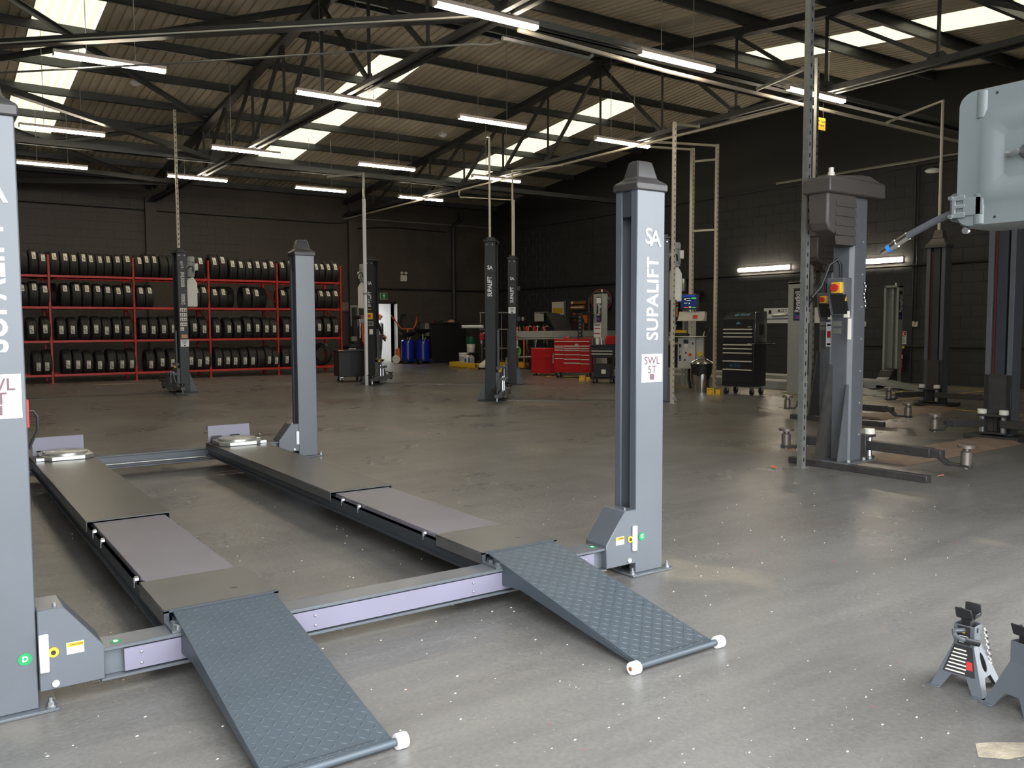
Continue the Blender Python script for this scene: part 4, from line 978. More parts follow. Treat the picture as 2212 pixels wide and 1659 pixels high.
SHX = {'top': [2.1, 2.3, 2.49, 2.74, 2.95, 3.15, 3.35, 3.53, 3.71, 3.89, 4.11, 4.33, 4.59, 4.78, 4.96, 5.18, 5.38, 5.58, 5.79, 6.06, 6.42, 6.64, 6.9, 7.12, 7.32, 7.53, 7.74, 7.94, 8.24, 8.44, 8.63, 8.82, 9.01, 9.19, 9.36, 9.55, 9.76],
       'second': [2.07, 2.28, 2.5, 2.94, 3.18, 3.4, 3.64, 3.88, 4.11, 4.33, 4.61, 4.82, 5.72, 5.94, 6.15, 6.41, 6.63, 7.25, 7.49, 8.25, 8.46, 8.66, 8.87, 9.09, 9.32, 9.53, 9.75],
       'third': [2.21, 2.5, 2.83, 3.07, 3.34, 3.59, 3.81, 4.05, 4.28, 4.66, 4.89, 5.13, 5.35, 5.6, 5.86, 6.1, 6.45, 6.74, 6.99, 7.25, 7.5, 7.75, 7.96, 8.31, 8.53, 8.74, 8.97, 9.24, 9.49, 9.75],
       'bottom': [2.3, 2.51, 2.92, 3.15, 3.38, 3.64, 3.9, 4.12, 4.34, 4.79, 5.04, 5.31, 5.75, 5.97, 6.18, 6.47, 6.69, 6.91, 7.14, 7.37, 7.59, 7.8, 8.0, 8.27, 8.48, 8.69]}
LANG = {'top': -.62, 'second': -.66, 'third': -.05, 'bottom': .12}
for (sh, xs), zb in zip(SHX.items(), RKZ):
    cnt = {}
    for i, x in enumerate(xs):
        b = max(k for k in range(5) if RKX[k + 0] < x) if x > RKX[0] else 0
        cnt[b] = cnt.get(b, 0) + 1
        gaps = [abs(x - q) for q in xs if q != x]; w = min(min(gaps), .215)
        nth = ORD[cnt[b] - 1]
        s = random.uniform(.97, 1.05)
        big = sh == 'top' and 6.3 < x < 6.7
        if big: s = 1.12
        plain = (sh == 'top' and i in (0, 15, 16)) or (sh == 'bottom' and i == 20)
        where = '%s bay' % BAY[b] if b < 4 else 'last bay'
        zz = zb + math.sqrt(max((TR * s) ** 2 - .19 ** 2, 0.01)) - .002
        tyre(x, RY + .245, zz, 'black %styre %s, %s from the left, %s shelf, %s' % ('' if not big else 'tall ', 'without label' if plain else 'with white label', nth, sh, where), min(1.0, (w - .004) / .208), LANG[sh] + random.uniform(-.08, .08), random.uniform(-.02, .02), 0, not plain, s)
# tyres glimpsed in the row behind
for x, z, lab in ((2.38, 2.55, 'tyre standing behind the top shelf front row, left of the first red upright in view'), (2.74, 2.55, 'tyre standing behind the top shelf front row at the first red upright'),
                  (2.76, 1.81, 'unlabelled tyre in the gap at the left end of the second bay, second shelf'), (7.0, 1.81, 'unlabelled tyre in shadow left of the leaning pair, second shelf'), (7.9, 1.81, 'unlabelled tyre in shadow right of the leaning pair, second shelf')):
    tyre(x, RY + .90, z + .275, lab, 1.0, 0, 0, 0, False, 1.06 if z > 2 else 1.0)
tyre(9.42, RY + .3, .21 + .315, 'tyre turned sideways at the right end of the bottom shelf', 1, -1.2, .0, R(38), True)
# ================================================================== posts, rods and pipes standing up to the roof
def slotted(x, y, z0, z1, lab, rz=0.0, arm=None, m='galv', w=.048, foot=True):
    t = thing('slotted_channel', lab, 'support post', (x, y, 0), rz, 'slotted steel channels')
    h = w / 2; th = .004
    MB().prism([(-h, -h, z0), (h, -h, z0), (h, h, z0), (h - .014, h, z0), (h - .014, h - th, z0), (h - th, h - th, z0), (h - th, -h + th, z0), (-h + th, -h + th, z0), (-h + th, h - th, z0), (-h + .014, h - th, z0), (-h + .014, h, z0), (-h, h, z0)], (0, 0, z1 - z0)).build('channel', M[m], t)
    sl = MB(); k = z0 + .06
    while k < z1 - .05:
        sl.box(-.008, -h - .0008, k, .008, -h, k + .036); k += .1
    sl.build('slots', M['darkprint'], t)['kind'] = 'stuff'
    if foot: MB().box(-.05, -.05, z0, .05, .05, z0 + .006).build('foot_plate', M[m], t)
    if arm:
        a, b = arm; c, s = math.cos(-rz), math.sin(-rz)
        loc = lambda p: ((p[0] - x) * c - (p[1] - y) * s, (p[0] - x) * s + (p[1] - y) * c, p[2])
        MB().bar(loc(a), loc(b), .042).build('arm', M[m], t)
        bo = MB().cyl((loc(b)[0], loc(b)[1], b[2] - .03), (loc(b)[0], loc(b)[1], b[2] + .05), .01, 6); bo.build('arm_bolt', M['zinc'], t)
    return t
slotted(6.76, 5.01, 0, 6.05, 'tall galvanised slotted channel post standing in front of the nearest slate lift', 0, w=.056)
slotted(10.3, 7.5, 0, 4.97, 'slotted channel behind the tall post, with an arm up to the pipe tie', 0, ((10.3, 7.5, 4.9), (10.88, 9.0, 4.97)))
slotted(4.4, 18.08, 2.9, 5.62, 'pale slotted channel rising from the column in front of the tyre racks', 0, None, 'copper', foot=False)
slotted(10.52, 10.41, 0, 4.7, 'pale slotted channel beside the motor unit behind the large lettered post', 0, ((10.52, 10.41, 4.66), (12.05, 11.3, 4.98)), 'copper')
fr = slotted(13.7, 13.02, .0, 5.06, 'pale slotted frame upright above the monitor, left of its pair', 0, ((13.7, 13.02, 5.03), (12.4, 13.5, 5.05)), 'copper', .07)
fr = slotted(13.95, 12.56, 0, 5.09, 'pale slotted frame upright above the monitor, right of its pair', 0, ((13.95, 12.56, 5.06), (12.4, 13.15, 5.08)), 'copper', .055)
for z, lab in ((4.78, 'short cross rung joining the pale frame uprights near their tops'), (3.32, 'short cross rung joining the pale frame uprights halfway up')):
    tag(MB().bar((13.72, 12.98, z), (13.93, 12.6, z), .04).build('frame_rung', M['copper']), lab, 'rung', 'frame rungs')
t = thing('cable_trunking', 'white plastic cable trunking standing by the lift column in front of the doorway', 'trunking', (8.26, 17.65, 0))
MB().box(-.03, -.03, 0, .03, .03, 2.02).box(-.03, -.03, 2.06, .03, .03, 4.12).build('cover', M['white'], t, .004)
MB().box(-.02, -.02, 2.0, .02, .02, 4.7).box(-.034, -.032, 2.02, .034, .034, 2.06).build('core', M['galv'], t)
MB().bar((0, 0, 4.68), (-.62, .55, 4.62), .045).build('arm', M['galv'], t)
MB().tube([(.03, 0, 2.05), (.1, .02, 1.95), (.2, .1, 1.75), (.3, .2, 1.7)], .01, 6).build('cable', M['cable'], t)
pipe('air_pipe', [(8.40, 12.80, 2.87), (8.40, 12.80, 4.62), (8.40, 12.86, 4.62)], .02, 'copper', 'thin pale rod rising from the top of the nearer black column')
pipe('air_pipe', [(11.03, 15.88, 2.87), (11.03, 15.88, 4.75), (12.15, 15.5, 4.93)], .024, 'copper', 'thin pale pipe rising from the farther black column to the truss')
pipe('air_pipe', [(13.32, 19.11, 0.0), (13.32, 19.11, 4.67), (12.3, 20.2, 4.8), (12.2, 20.1, 4.86), (12.17, 20.0, 4.95)], .022, 'copper', 'thin pale pipe dropping to the end of the galvanised barrier')
pipe('air_pipe', [(13.62, 7.56, 2.84), (13.62, 7.56, 4.88), (14.45, 9.05, 4.93)], .024, 'copper', 'pale pipe bent at the top above the far slate column')
# ================================================================== wall and roof fittings
def wallobj(nm, mb, m, lab, cat, bevel=0.0, grp=None): return tag(mb.build(nm, M[m], None, bevel), lab, cat, grp)
t = thing('hanging_sign', 'yellow KEEP CLEAR OF LIFTS sign hanging from the pipe tie', 'sign', (12.5, 9.03, 4.66))
MB().box(-.15, -.003, -.1, .15, .003, .1).build('board', M['yellow'], t)
text('KEEP CLEAR', .043, (.03, -.004, .04), (1, 0, 0), (0, 0, 1), M['darkprint'], t, .012)
text('OF LIFTS', .043, (.03, -.004, -.03), (1, 0, 0), (0, 0, 1), M['darkprint'], t, .012)
MB().prism([(-.14, -.004, -.045), (-.08, -.004, -.045), (-.11, -.004, .02)], (0, .001, 0)).build('warning_triangle', M['darkprint'], t)
MB().prism([(-.13, -.0055, -.038), (-.09, -.0055, -.038), (-.11, -.0055, .008)], (0, .001, 0)).build('triangle_fill', M['yellow'], t)
for x in (-.1, .1): MB().tube([(x, 0, .09), (x - .02, 0, .25), (x, 0, .41), (x + .02, 0, .25), (x, 0, .09)], .003, 5).build('wire_loop', M['zinc'], t)
for (x, y, lab) in ((3.99, 19.5, 'white smoke detector under the left roof slope'), (11.66, 20.0, 'white smoke detector near the farther truss')):
    z = zroof(y) - .18
    wallobj('smoke_detector', MB().lathe([(.03, 0), (.05, -.01), (.05, -.05), (.11, -.06), (.11, -.1), (.06, -.14), (.02, -.15)], (x, y, z), 'z', 16), 'white', lab, 'smoke detector', 0, 'smoke detectors')
t = thing('dome_lamp', 'white round dome lamp on a bracket high on the gable wall', 'lamp', (18.2, 10.28, 4.62))
MB().lathe([(.02, .06), (.1, .05), (.155, .02), (.16, 0), (.12, -.03), (.03, -.04)], (0, 0, 0), 'z', 24).build('dome', M['white'], t)
MB().box(-.02, -.03, .05, .19, .03, .1).build('bracket', M['black'], t)
for (y, lab) in ((10.68, 'cream wall switch above the fire extinguisher'), (11.95, 'cream wall socket beside the slate column')):
    t = thing('wall_switch', lab, 'switch', (XG - .008, y, 1.32), 0, 'gable wall switches')
    MB().box(-.04, -.06, -.06, 0, .06, .06).build('back_box', M['offwhite'], t, .006)
    MB().box(-.046, -.02, -.03, -.04, .02, .03).build('rocker', M['yellow'], t)
wallobj('wall_switch', MB().box(XG - .05, 25.76, 1.48, XG - .008, 25.86, 1.62), 'offwhite', 'cream wall switch near the far corner of the gable wall', 'switch', .005)
def extinguisher(lab, loc, rz, water=False):
    t = thing('fire_extinguisher', lab, 'fire extinguisher', loc, rz)
    MB().lathe([(.05, 0), (.082, .015), (.085, .03), (.085, .40), (.075, .45), (.04, .475), (.028, .49)], (0, 0, 0), 'z', 24).build('body', M['redbox'], t)
    MB().lathe([(.086, .0), (.088, .002), (.088, .03), (.086, .032)], (0, 0, -.01), 'z', 20).build('base_ring', M['black'], t)
    v = MB().cyl((0, 0, .485), (0, 0, .535), .022, 10).box(-.02, -.015, .53, .1, .015, .545).box(-.02, -.015, .555, .11, .015, .57).build('valve', M['black'], t)
    MB().lathe([(.03, 0), (.03, .012)], (.07, -.03, .55), 'y', 14).build('pressure_gauge', M['yellow'], t)
    MB().tube([(.03, 0, .51), (.1, -.04, .46), (.11, -.03, .3), (.1, -.02, .12)], .012, 8).build('hose', M['black'], t)
    n = 8; r = .0865; lb = MB()
    for k in range(n):
        a0 = -PI * .5 - 1.0 + 2.0 * k / n; a1 = a0 + 2.0 / n
        for m, z0, z1 in ((0, .29, .385), (1, .08, .28)):
            lb.m = m; lb.quad((r * math.cos(a0), r * math.sin(a0), z0), (r * math.cos(a1), r * math.sin(a1), z0), (r * math.cos(a1), r * math.sin(a1), z1), (r * math.cos(a0), r * math.sin(a0), z1))
    r = .0875
    for z0 in (.1, .13, .16, .2, .23, .32, .35):
        for k in range(5):
            a0 = -PI * .5 - .7 + 1.4 * k / 5; a1 = a0 + 1.4 / 5
            lb.m = 2; lb.quad((r * math.cos(a0), r * math.sin(a0), z0), (r * math.cos(a1), r * math.sin(a1), z0), (r * math.cos(a1), r * math.sin(a1), z0 + .01), (r * math.cos(a0), r * math.sin(a0), z0 + .01))
    lb.build('instruction_label', [M['offwhite'], M['redbox'], M['offwhite']], t)
    MB().box(-.03, .08, .3, .03, .1, .36).build('wall_hook', M['black'], t)
    return t
extinguisher('red fire extinguisher on the gable wall between the slate columns', (18.27, 10.97, .25), R(-62))
extinguisher('red fire extinguisher on the back wall behind the black tool trolley', (12.86, 27.66, .62), 0)
def safety_sign(lab, loc, rz, h):
    t = thing('extinguisher_sign', lab, 'sign', loc, rz)
    MB().box(-.065, -.003, -h / 2, .065, .003, h / 2).build('board', M['white'], t)
    MB().box(-.055, -.0045, h * .18, .055, -.003, h * .46).build('red_panel', M['redprint'], t)
    MB().box(-.02, -.006, h * .22, .005, -.0045, h * .38).build('extinguisher_symbol', M['white'], t)
    for k in range(5): MB().box(-.05, -.0045, h * (.1 - .11 * k) - .01, .04, -.003, h * (.1 - .11 * k) + .006).build('print_line', M['labelprint'], t)
safety_sign('white and red extinguisher sign above the extinguisher on the gable wall', (18.385, 10.95, 1.01), R(-90), .29)
safety_sign('white and red extinguisher sign on the back wall left of the doorway', (12.85, 27.78, 1.51), 0, .34)
t = thing('tools_board', 'white M.O.T. TOOLS BOARD panel on the gable wall', 'tool board', (18.37, 14.0, 1.55), R(-90))
MB().box(-.85, -.015, -.2, .85, .015, .19).build('board', M['white'], t, .003)
text('M.O.T. TOOLS BOARD', .11, (.14, -.017, .115), (1, 0, 0), (0, 0, 1), M['darkprint'], t, .015)
MB().prism([(-.7, -.018, .04), (-.6, -.018, .04), (-.61, -.018, .13), (-.65, -.018, .15), (-.69, -.018, .13)], (0, .002, 0)).build('emblem', M['darkprint'], t)
MB().cyl((-.55, -.04, 0), (-.12, -.04, .02), .035, 12).cyl((-.12, -.04, .02), (.0, -.04, .05), .025, 10).build('torch_tool', M['alu'], t)
MB().cyl((-.75, -.03, -.09), (.1, -.03, -.08), .012, 8).build('pry_bar', M['black'], t)
MB().box(.1, -.06, -.09, .22, -.016, .03).build('gauge_tool', M['black'], t, .01)
MB().lathe([(.06, 0), (.06, .04)], (.42, -.05, .0), 'y', 18).build('mirror_tool', M['black'], t)
t = thing('exit_sign', 'green running-way exit sign with white arrow over the doorway', 'sign', (13.7, 27.77, 2.36))
MB().box(-.14, -.03, -.115, .14, .02, .115).build('case', M['offwhite'], t, .004)
MB().box(-.13, -.034, -.1, .13, -.03, .1).build('face', M['greensign'], t)
MB().prism([(-.018, -.037, -.08), (.018, -.037, -.08), (.018, -.037, .02), (.06, -.037, -.015), (.06, -.037, .02), (0, -.037, .085), (-.06, -.037, .02), (-.06, -.037, -.015), (-.018, -.037, .02)], (0, .002, 0)).build('arrow', M['white'], t)
t = thing('emergency_light', 'white twin-head emergency light on the back wall', 'lamp', (14.49, 27.76, 3.03))
MB().box(-.12, -.06, -.13, .12, .03, .09).build('case', M['offwhite'], t, .01)
for s_ in (-1, 1):
    h = MB().lathe([(.02, .0), (.045, .01), (.055, .06), (.05, .065)], (s_ * .08, -.09, .17), 'y', 14).cyl((s_ * .08, -.02, .09), (s_ * .08, -.05, .16), .014, 8).build('lamp_head', M['offwhite'], t)
t = thing('notice_board', 'dark framed notice board on the back wall right of the tyre racks', 'notice board', (12.2, 27.77, 1.98))
MB().box(-.17, -.02, -.17, .17, .02, .17).build('frame', M['cover'], t); MB().box(-.14, -.024, -.14, .14, -.02, .14).build('sheet', M['rust'], t)
t = thing('tyre_machine', 'dark tyre fitting machine with orange bar beside the racks', 'machine', (12.3, 27.2, 0))
MB().box(-.3, -.3, 0, .3, .3, .62).build('cabinet', M['black'], t, .02); MB().box(.02, .1, .62, .16, .26, 1.95).build('column', M['steel'], t, .01)
MB().lathe([(.26, .62), (.26, .68), (.1, .7)], (-.08, -.05, 0), 'z', 20).build('turntable', M['steel'], t); MB().box(.04, -.3, 1.55, .14, .2, 1.66).build('swing_arm', M['ravarm'], t, .01)
MB().cyl((.09, -.26, .9), (.09, -.26, 1.66), .03, 10).build('tool_bar', M['chrome'], t); MB().box(.13, -.34, .78, .2, -.28, 1.42).build('orange_bar', M['orange'], t, .015)
MB().box(-.02, .24, 1.3, .3, .27, 2.02).build('back_panel', M['ravgrey'], t); MB().box(-.25, -.32, .8, -.05, -.2, .96).build('tool_tray', M['galv'], t, .01)
pipe('hose_loop', [(14.55, 27.7, 1.72), (14.36, 27.66, 1.7), (14.28, 27.6, 1.45), (14.3, 27.55, 1.2), (14.4, 27.5, 1.02)], .02, 'cable', 'thin black hose looped on the wall over the oil drainers', 'hose')
# ---- doorway, lit lobby, door leaf
D = struct('door_1', (DX0, YW, 0))
MB().box(-.07, -.03, 0, 0, .27, DZ + .07).box(DX1 - DX0, -.03, 0, DX1 - DX0 + .07, .27, DZ + .07).box(-.07, -.03, DZ, DX1 - DX0 + .07, .27, DZ + .07).build('frame', M['clad'], D, .004)
lf = MB().box(0, -.02, .02, .69, .02, DZ - .02).build('door_leaf', M['alu'], D, .004, (DX1 - DX0 - .0, -.05, 0), R(-111))
MB().cyl((.62, -.02, 1.0), (.62, -.07, 1.0), .014, 8).box(.52, -.075, .99, .63, -.06, 1.01).build('door_handle', M['zinc'], lf)
o = MB().box(12.0, YW + 2.6, 0, 15.6, YW + 2.7, 2.6).box(12.0, YW + .25, 0, 12.1, YW + 2.7, 2.6).box(15.5, YW + .25, 0, 15.6, YW + 2.7, 2.6).box(12, YW + .25, 2.5, 15.6, YW + 2.7, 2.6).build('wall_lobby', M['white']); o['kind'] = 'structure'
o = MB().box(12, YW, -.05, 15.6, YW + 2.7, 0).build('floor_lobby', M['ravgrey']); o['kind'] = 'structure'
t = thing('ceiling_panel_light', 'bright panel light on the lobby ceiling seen through the doorway', 'light', (13.8, YW + 1.3, 2.46))
MB().box(-.65, -.65, -.015, .65, .65, .03).build('frame', M['white'], t); MB().box(-.6, -.6, -.02, .6, .6, -.014).build('panel', M['lobbyled'], t)
# ================================================================== tool chests, bins, floor equipment
def castor(t, x, y, r=.06, m='rubber'):
    c = MB().lathe([(r * .4, -.022), (r, -.02), (r, .02), (r * .4, .022)], (x, y, r), 'x', 16).build('castor', M[m], t)
    MB().box(x - .03, y - .03, r * 1.2, x + .03, y + .03, r * 2 + .02).box(x - .032, y - .012, r * .8, x - .024, y + .012, r * 1.4).box(x + .024, y - .012, r * .8, x + .032, y + .012, r * 1.4).build('fork', M['zinc'], c)
def drawer(t, x0, x1, y, z0, z1, m, hz, hm='handle', hl=1.0):
    d = MB().box(x0, y - .012, z0, x1, y, z1).build('drawer', m, t, .003)
    c = (x0 + x1) / 2; w = (x1 - x0) / 2 * hl
    MB().prism([(c - w, y - .012, hz + .013), (c - w, y - .034, hz + .008), (c - w, y - .034, hz - .009), (c - w, y - .012, hz - .011)], (2 * w, 0, 0)).build('handle', M[hm], d)
# --- black chest with teal printing
t = thing('tool_chest', 'tall black two-part tool chest with teal printing and long silver handles', 'tool chest', (12.98, 10.95, 0), R(-80))
W2, D2 = .335, .23
MB().box(-W2, -D2, .16, W2, D2, .97).build('lower_cabinet', M['black'], t, .006)
MB().box(-W2, -D2, .985, W2, D2, 1.42).build('upper_cabinet', M['black'], t, .006)
lid = MB().prism([(-W2, -D2, 1.42), (-W2, -D2, 1.435), (-W2, .02, 1.58), (-W2, D2, 1.58), (-W2, D2, 1.42)], (2 * W2, 0, 0)).build('lid', M['black'], t, .006)
MB().box(W2, -D2 + .02, .99, W2 + .012, D2 - .01, 1.56).build('steel_side_panel', M['chrome2'], t, .004)
MB().box(W2 + .012, -.1, 1.13, W2 + .02, .1, 1.33).box(W2 + .012, -.1, 1.11, W2 + .06, .1, 1.12).build('side_pocket', M['black'], t)
MB().box(W2, -.2, .955, W2 + .24, .2, .975).build('side_shelf', M['black'], t, .004)
for hz, z0, z1 in ((1.235, 1.2, 1.265), (1.165, 1.13, 1.195), (1.095, 1.0, 1.125), (.945, .925, .965), (.87, .825, .92), (.79, .665, .82), (.635, .49, .66), (.475, .24, .485)): drawer(t, -W2 + .03, W2 - .03, -D2, z0, z1, M['black'], hz)
lo = MB().lathe([(.002, 0), (.05, 0), (.05, .001), (.036, .001)], (0, 0, 0), 'z', 24)
n_ = Vector((0, -.145, .25)).normalized(); tilt = Matrix.Rotation(math.atan2(.145, .25), 4, 'X')
lo = MB().lathe([(.018, 0), (.026, 0), (.026, .001), (.018, .001), (.018, 0)], (-.115, -.105, 1.511), 'z', 20, False); 
for r0, r1 in ((.0, .012), (.02, .03), (.037, .048)):
    mb = MB().lathe([(max(r0, .001), .001), (r1, .001), (r1, .002), (max(r0, .001), .002)], (0, 0, 0), 'z', 24)
    mb.xf(Matrix.Translation((-.1, -.105, 1.508)) @ Matrix.Rotation(R(30), 4, 'X')); mb.build('ring_logo', M['teal'], lid)
text('SGS', .115, (.07, -.105, 1.5105), (1, 0, 0), (0, .866, .5), M['teal'], lid, .03)
MB().prism([(-.045, -D2 - .0015, 1.335), (.045, -D2 - .0015, 1.335), (.035, -D2 - .0015, 1.36), (0, -D2 - .0015, 1.385), (-.035, -D2 - .0015, 1.36)], (0, .001, 0)).build('crest', M['teal'], t)
for r0, r1 in ((.0, .012), (.02, .032)): MB().lathe([(max(r0, .001), -.001), (r1, -.001), (r1, 0), (max(r0, .001), 0)], (-.135, -D2 - .013, .555), 'y', 20).build('ring_logo', M['teal2'], t)
text('SGS', .085, (.0, -D2 - .0135, .555), (1, 0, 0), (0, 0, 1), M['teal2'], t, .03)
for x, y in ((-.27, -.17), (.27, -.17), (-.27, .17), (.27, .17)): castor(t, x, y, .065)
for x, z in ((.2, 1.28), (.2, .985 - .02)): MB().box(x, -D2 - .014, z - .005, x + .08, -D2 - .012, z + .015).build('badge', M['alu'], t)
# --- red chest
t = thing('tool_chest', 'wide red roller tool chest with many drawers and a black bracket on top', 'tool chest', (13.62, 16.9, 0), R(-52))
W2, D2 = .47, .24
MB().box(-W2, -D2, .14, W2, D2, .98).build('cabinet', M['redbox'], t, .008)
drawer(t, -W2 + .03, W2 - .03, -D2, .86, .93, M['redbox'], .915)
for x0, x1, zs in ((-.44, -.22, (.80, .755, .70, .59, .49)), (-.205, .215, (.80, .745, .695, .585, .475, .375)), (.23, .44, (.80, .74, .685, .575, .465, .36))):
    for k, hz in enumerate(zs):
        z0 = (zs[k + 1] + .02) if k + 1 < len(zs) else .2
        drawer(t, x0, x1, -D2, z0, hz + .015, M['redbox'], hz, 'handle')
MB().prism([(.06, -D2 - .014, .81), (.15, -D2 - .014, .81), (.17, -D2 - .014, .86), (.08, -D2 - .014, .86)], (0, .002, 0)).build('silver_badge', M['alu'], t)
MB().box(-W2 - .04, -.2, .36, -W2 - .02, -.15, .62).box(-W2 - .04, -.2, .36, -W2, -.17, .38).box(-W2 - .04, -.2, .6, -W2, -.17, .62).build('push_handle', M['alu'], t)
for x, y in ((-.38, -.17), (.38, -.17), (-.38, .17), (.38, .17)): castor(t, x, y, .065)
b = MB().box(.1, -.02, .98, .2, .04, 1.62).build('upright_bracket', M['black'], t, .004)
sl = MB()
for k in range(6): sl.box(.14, -.022, 1.06 + k * .09, .155, -.02, 1.085 + k * .09)
sl.build('bracket_holes', M['offwhite'], b)['kind'] = 'stuff'
MB().prism([(.2, 0, 1.58), (.5, -.05, 1.56), (.5, -.05, 1.6), (.3, -.02, 1.66), (.2, 0, 1.66)], (0, .2, 0)).build('bracket_arm', M['black'], b)
tag(MB().box(-.26, -.12, 0, .26, .12, .03).build('wooden_board', M['brown'], None, .004, (13.92, 16.62, .981), R(-52)), 'brown wooden strip lying on the red tool chest', 'board')
tag(MB().prism([(-.08, -.03, 0), (.08, -.03, 0), (.05, -.03, .05), (-.04, -.03, .06)], (0, .06, 0)).build('air_ratchet', M['redprint'], None, .01, (13.5, 17.06, .981), R(-40)), 'small red air tool lying on the red tool chest', 'tool')
# second red cabinet behind it
t = thing('tool_cabinet', 'dark red cabinet partly hidden behind the left end of the red chest', 'tool cabinet', (13.75, 18.1, 0), R(-52))
MB().box(-.45, -.2, .06, .2, .2, .72).build('cabinet', M['redbox'], t, .01); MB().box(-.46, -.21, .46, .21, .21, .475).build('rim', M['redbox'], t)
for x, y in ((-.4, -.15), (.15, -.15), (-.4, .15), (.15, .15)): castor(t, x, y, .03)
# yellow brackets on the floor
for (x, y, rz, lab) in ((12.42, 11.22, -60, 'small yellow steel floor bracket beside the shiny bin'), (12.98, 15.75, -50, 'small yellow steel floor bracket beside the red tool chest')):
    t = thing('floor_bracket', lab, 'bracket', (x, y, 0), R(rz), 'yellow floor brackets')
    MB().box(-.11, -.06, 0, .15, .08, .008).build('foot_plate', M['yellow'], t)
    MB().box(-.1, -.06, .008, .04, -.05, .13).box(.03, -.06, .008, .04, .06, .13).build('upstand', M['yellow'], t, .002)
    MB().box(.06, -.05, .008, .15, .05, .1).build('channel', M['yellow'], t, .004)
    bb = MB()
    for bx, bz in ((-.07, .1), (.0, .03), (.0, .1)): bb.lathe([(.01, -.008), (.01, 0)], (bx, -.06, bz), 'y', 6)
    bb.build('bolts', M['black'], t)['kind'] = 'stuff'
# --- black trolley with two silver handles
t = thing('tool_trolley', 'black trolley with two silver handles and a white label below', 'tool trolley', (12.92, 14.95, 0), R(-52))
W2, D2 = .26, .22
MB().box(-W2, -D2, .58, W2, D2, .85).box(-W2, -D2, .1, -W2 + .03, -D2 + .03, .58).box(W2 - .03, -D2, .1, W2, -D2 + .03, .58).box(-W2, D2 - .03, .1, -W2 + .03, D2, .58).box(W2 - .03, D2 - .03, .1, W2, D2, .58).box(-W2, -D2, .1, W2, D2, .13).build('frame', M['black'], t, .005)
MB().box(-W2 - .03, -D2 - .02, .85, W2 + .03, D2 + .02, .88).build('worktop', M['black'], t, .006)
drawer(t, -W2 + .02, W2 - .02, -D2, .70, .755, M['black'], .735); drawer(t, -W2 + .02, W2 - .02, -D2, .61, .69, M['black'], .67)
bx = MB().box(-.2, -.2, .131, .2, .16, .44).build('lower_box', M['black'], t, .015)
MB().box(-.02, -.2015, .22, .08, -.2, .32).build('white_label', M['offwhite'], bx)
for x, y in ((-.2, -.17), (.2, -.17), (-.2, .17), (.2, .17)): castor(t, x, y, .055)
tag(MB().box(-.13, -.06, 0, .13, .07, .13).box(-.13, .05, .13, .13, .07, .2).build('red_tool_box', M['redbox'], None, .01, (13.05, 14.86, .881), R(-52)), 'small red box on the black two-handle trolley', 'box')
for i, (x, y, m, lab) in enumerate(((12.72, 15.12, 'cover', 'dark round tin at the left end of the black trolley top'), (12.8, 15.04, 'offwhite', 'cream tin beside the dark tin on the black trolley top'), (12.86, 14.97, 'galv', 'grey metal tin next to the red box on the black trolley'))):
    tag(MB().lathe([(.045, 0), (.045, .14), (.043, .145), (.035, .146), (.035, .152)], (x, y, .881), 'z', 16).build('tin', M[m]), lab, 'tin', 'tins on the black trolley')
# tall black chest behind the lettered post
t = thing('tool_chest', 'tall black tool chest with silver handles half hidden by the lettered post', 'tool chest', (12.75, 13.75, 0), R(-52))
MB().box(-.34, -.23, .14, .34, .23, 1.62).build('cabinet', M['black'], t, .006)
for k in range(17): drawer(t, -.32, .32, -.23, .18 + k * .082, .255 + k * .082, M['black'], .235 + k * .082, 'handle')
for x, y in ((-.27, -.17), (.27, -.17), (-.27, .17), (.27, .17)): castor(t, x, y, .06)
# --- galvanised bin
t = thing('dustbin', 'shiny galvanised dustbin with a black liner and ribbed lid', 'bin', (12.72, 11.78, 0))
MB().lathe([(.17, 0), (.172, .01), (.2, .52), (.21, .53)], (0, 0, 0), 'z', 32).build('body', M['chrome2'], t)
bag = [(.19, .34), (.198, .37), (.206, .5), (.215, .53), (.22, .55), (.212, .56)]
mb = MB().lathe(bag, (0, 0, 0), 'z', 32, False)
mb.v = [(v[0] * (1 + .018 * math.sin(9 * math.atan2(v[1], v[0]))), v[1] * (1 + .018 * math.sin(9 * math.atan2(v[1], v[0]))), v[2] + (.02 * math.sin(5 * math.atan2(v[1], v[0])) if v[2] < .36 else 0)) for v in mb.v]
mb.build('bin_liner', M['black'], t)
lp = MB().lathe([(.222, .555), (.226, .57), (.21, .585), (.12, .64), (.06, .66), (.01, .662)], (0, 0, 0), 'z', 32).build('lid', M['chrome2'], t)
rb = MB()
for k in range(10):
    a = 2 * PI * k / 10; rb.bar((.21 * math.cos(a), .21 * math.sin(a), .59), (.08 * math.cos(a), .08 * math.sin(a), .656), .012, .01)
rb.build('lid_ribs', M['chrome2'], lp)['kind'] = 'stuff'
MB().tube([(-.07, 0, .655), (-.06, 0, .7), (-.03, 0, .715), (.03, 0, .715), (.06, 0, .7), (.07, 0, .655)], .009, 8).build('lid_handle', M['zinc'], lp)
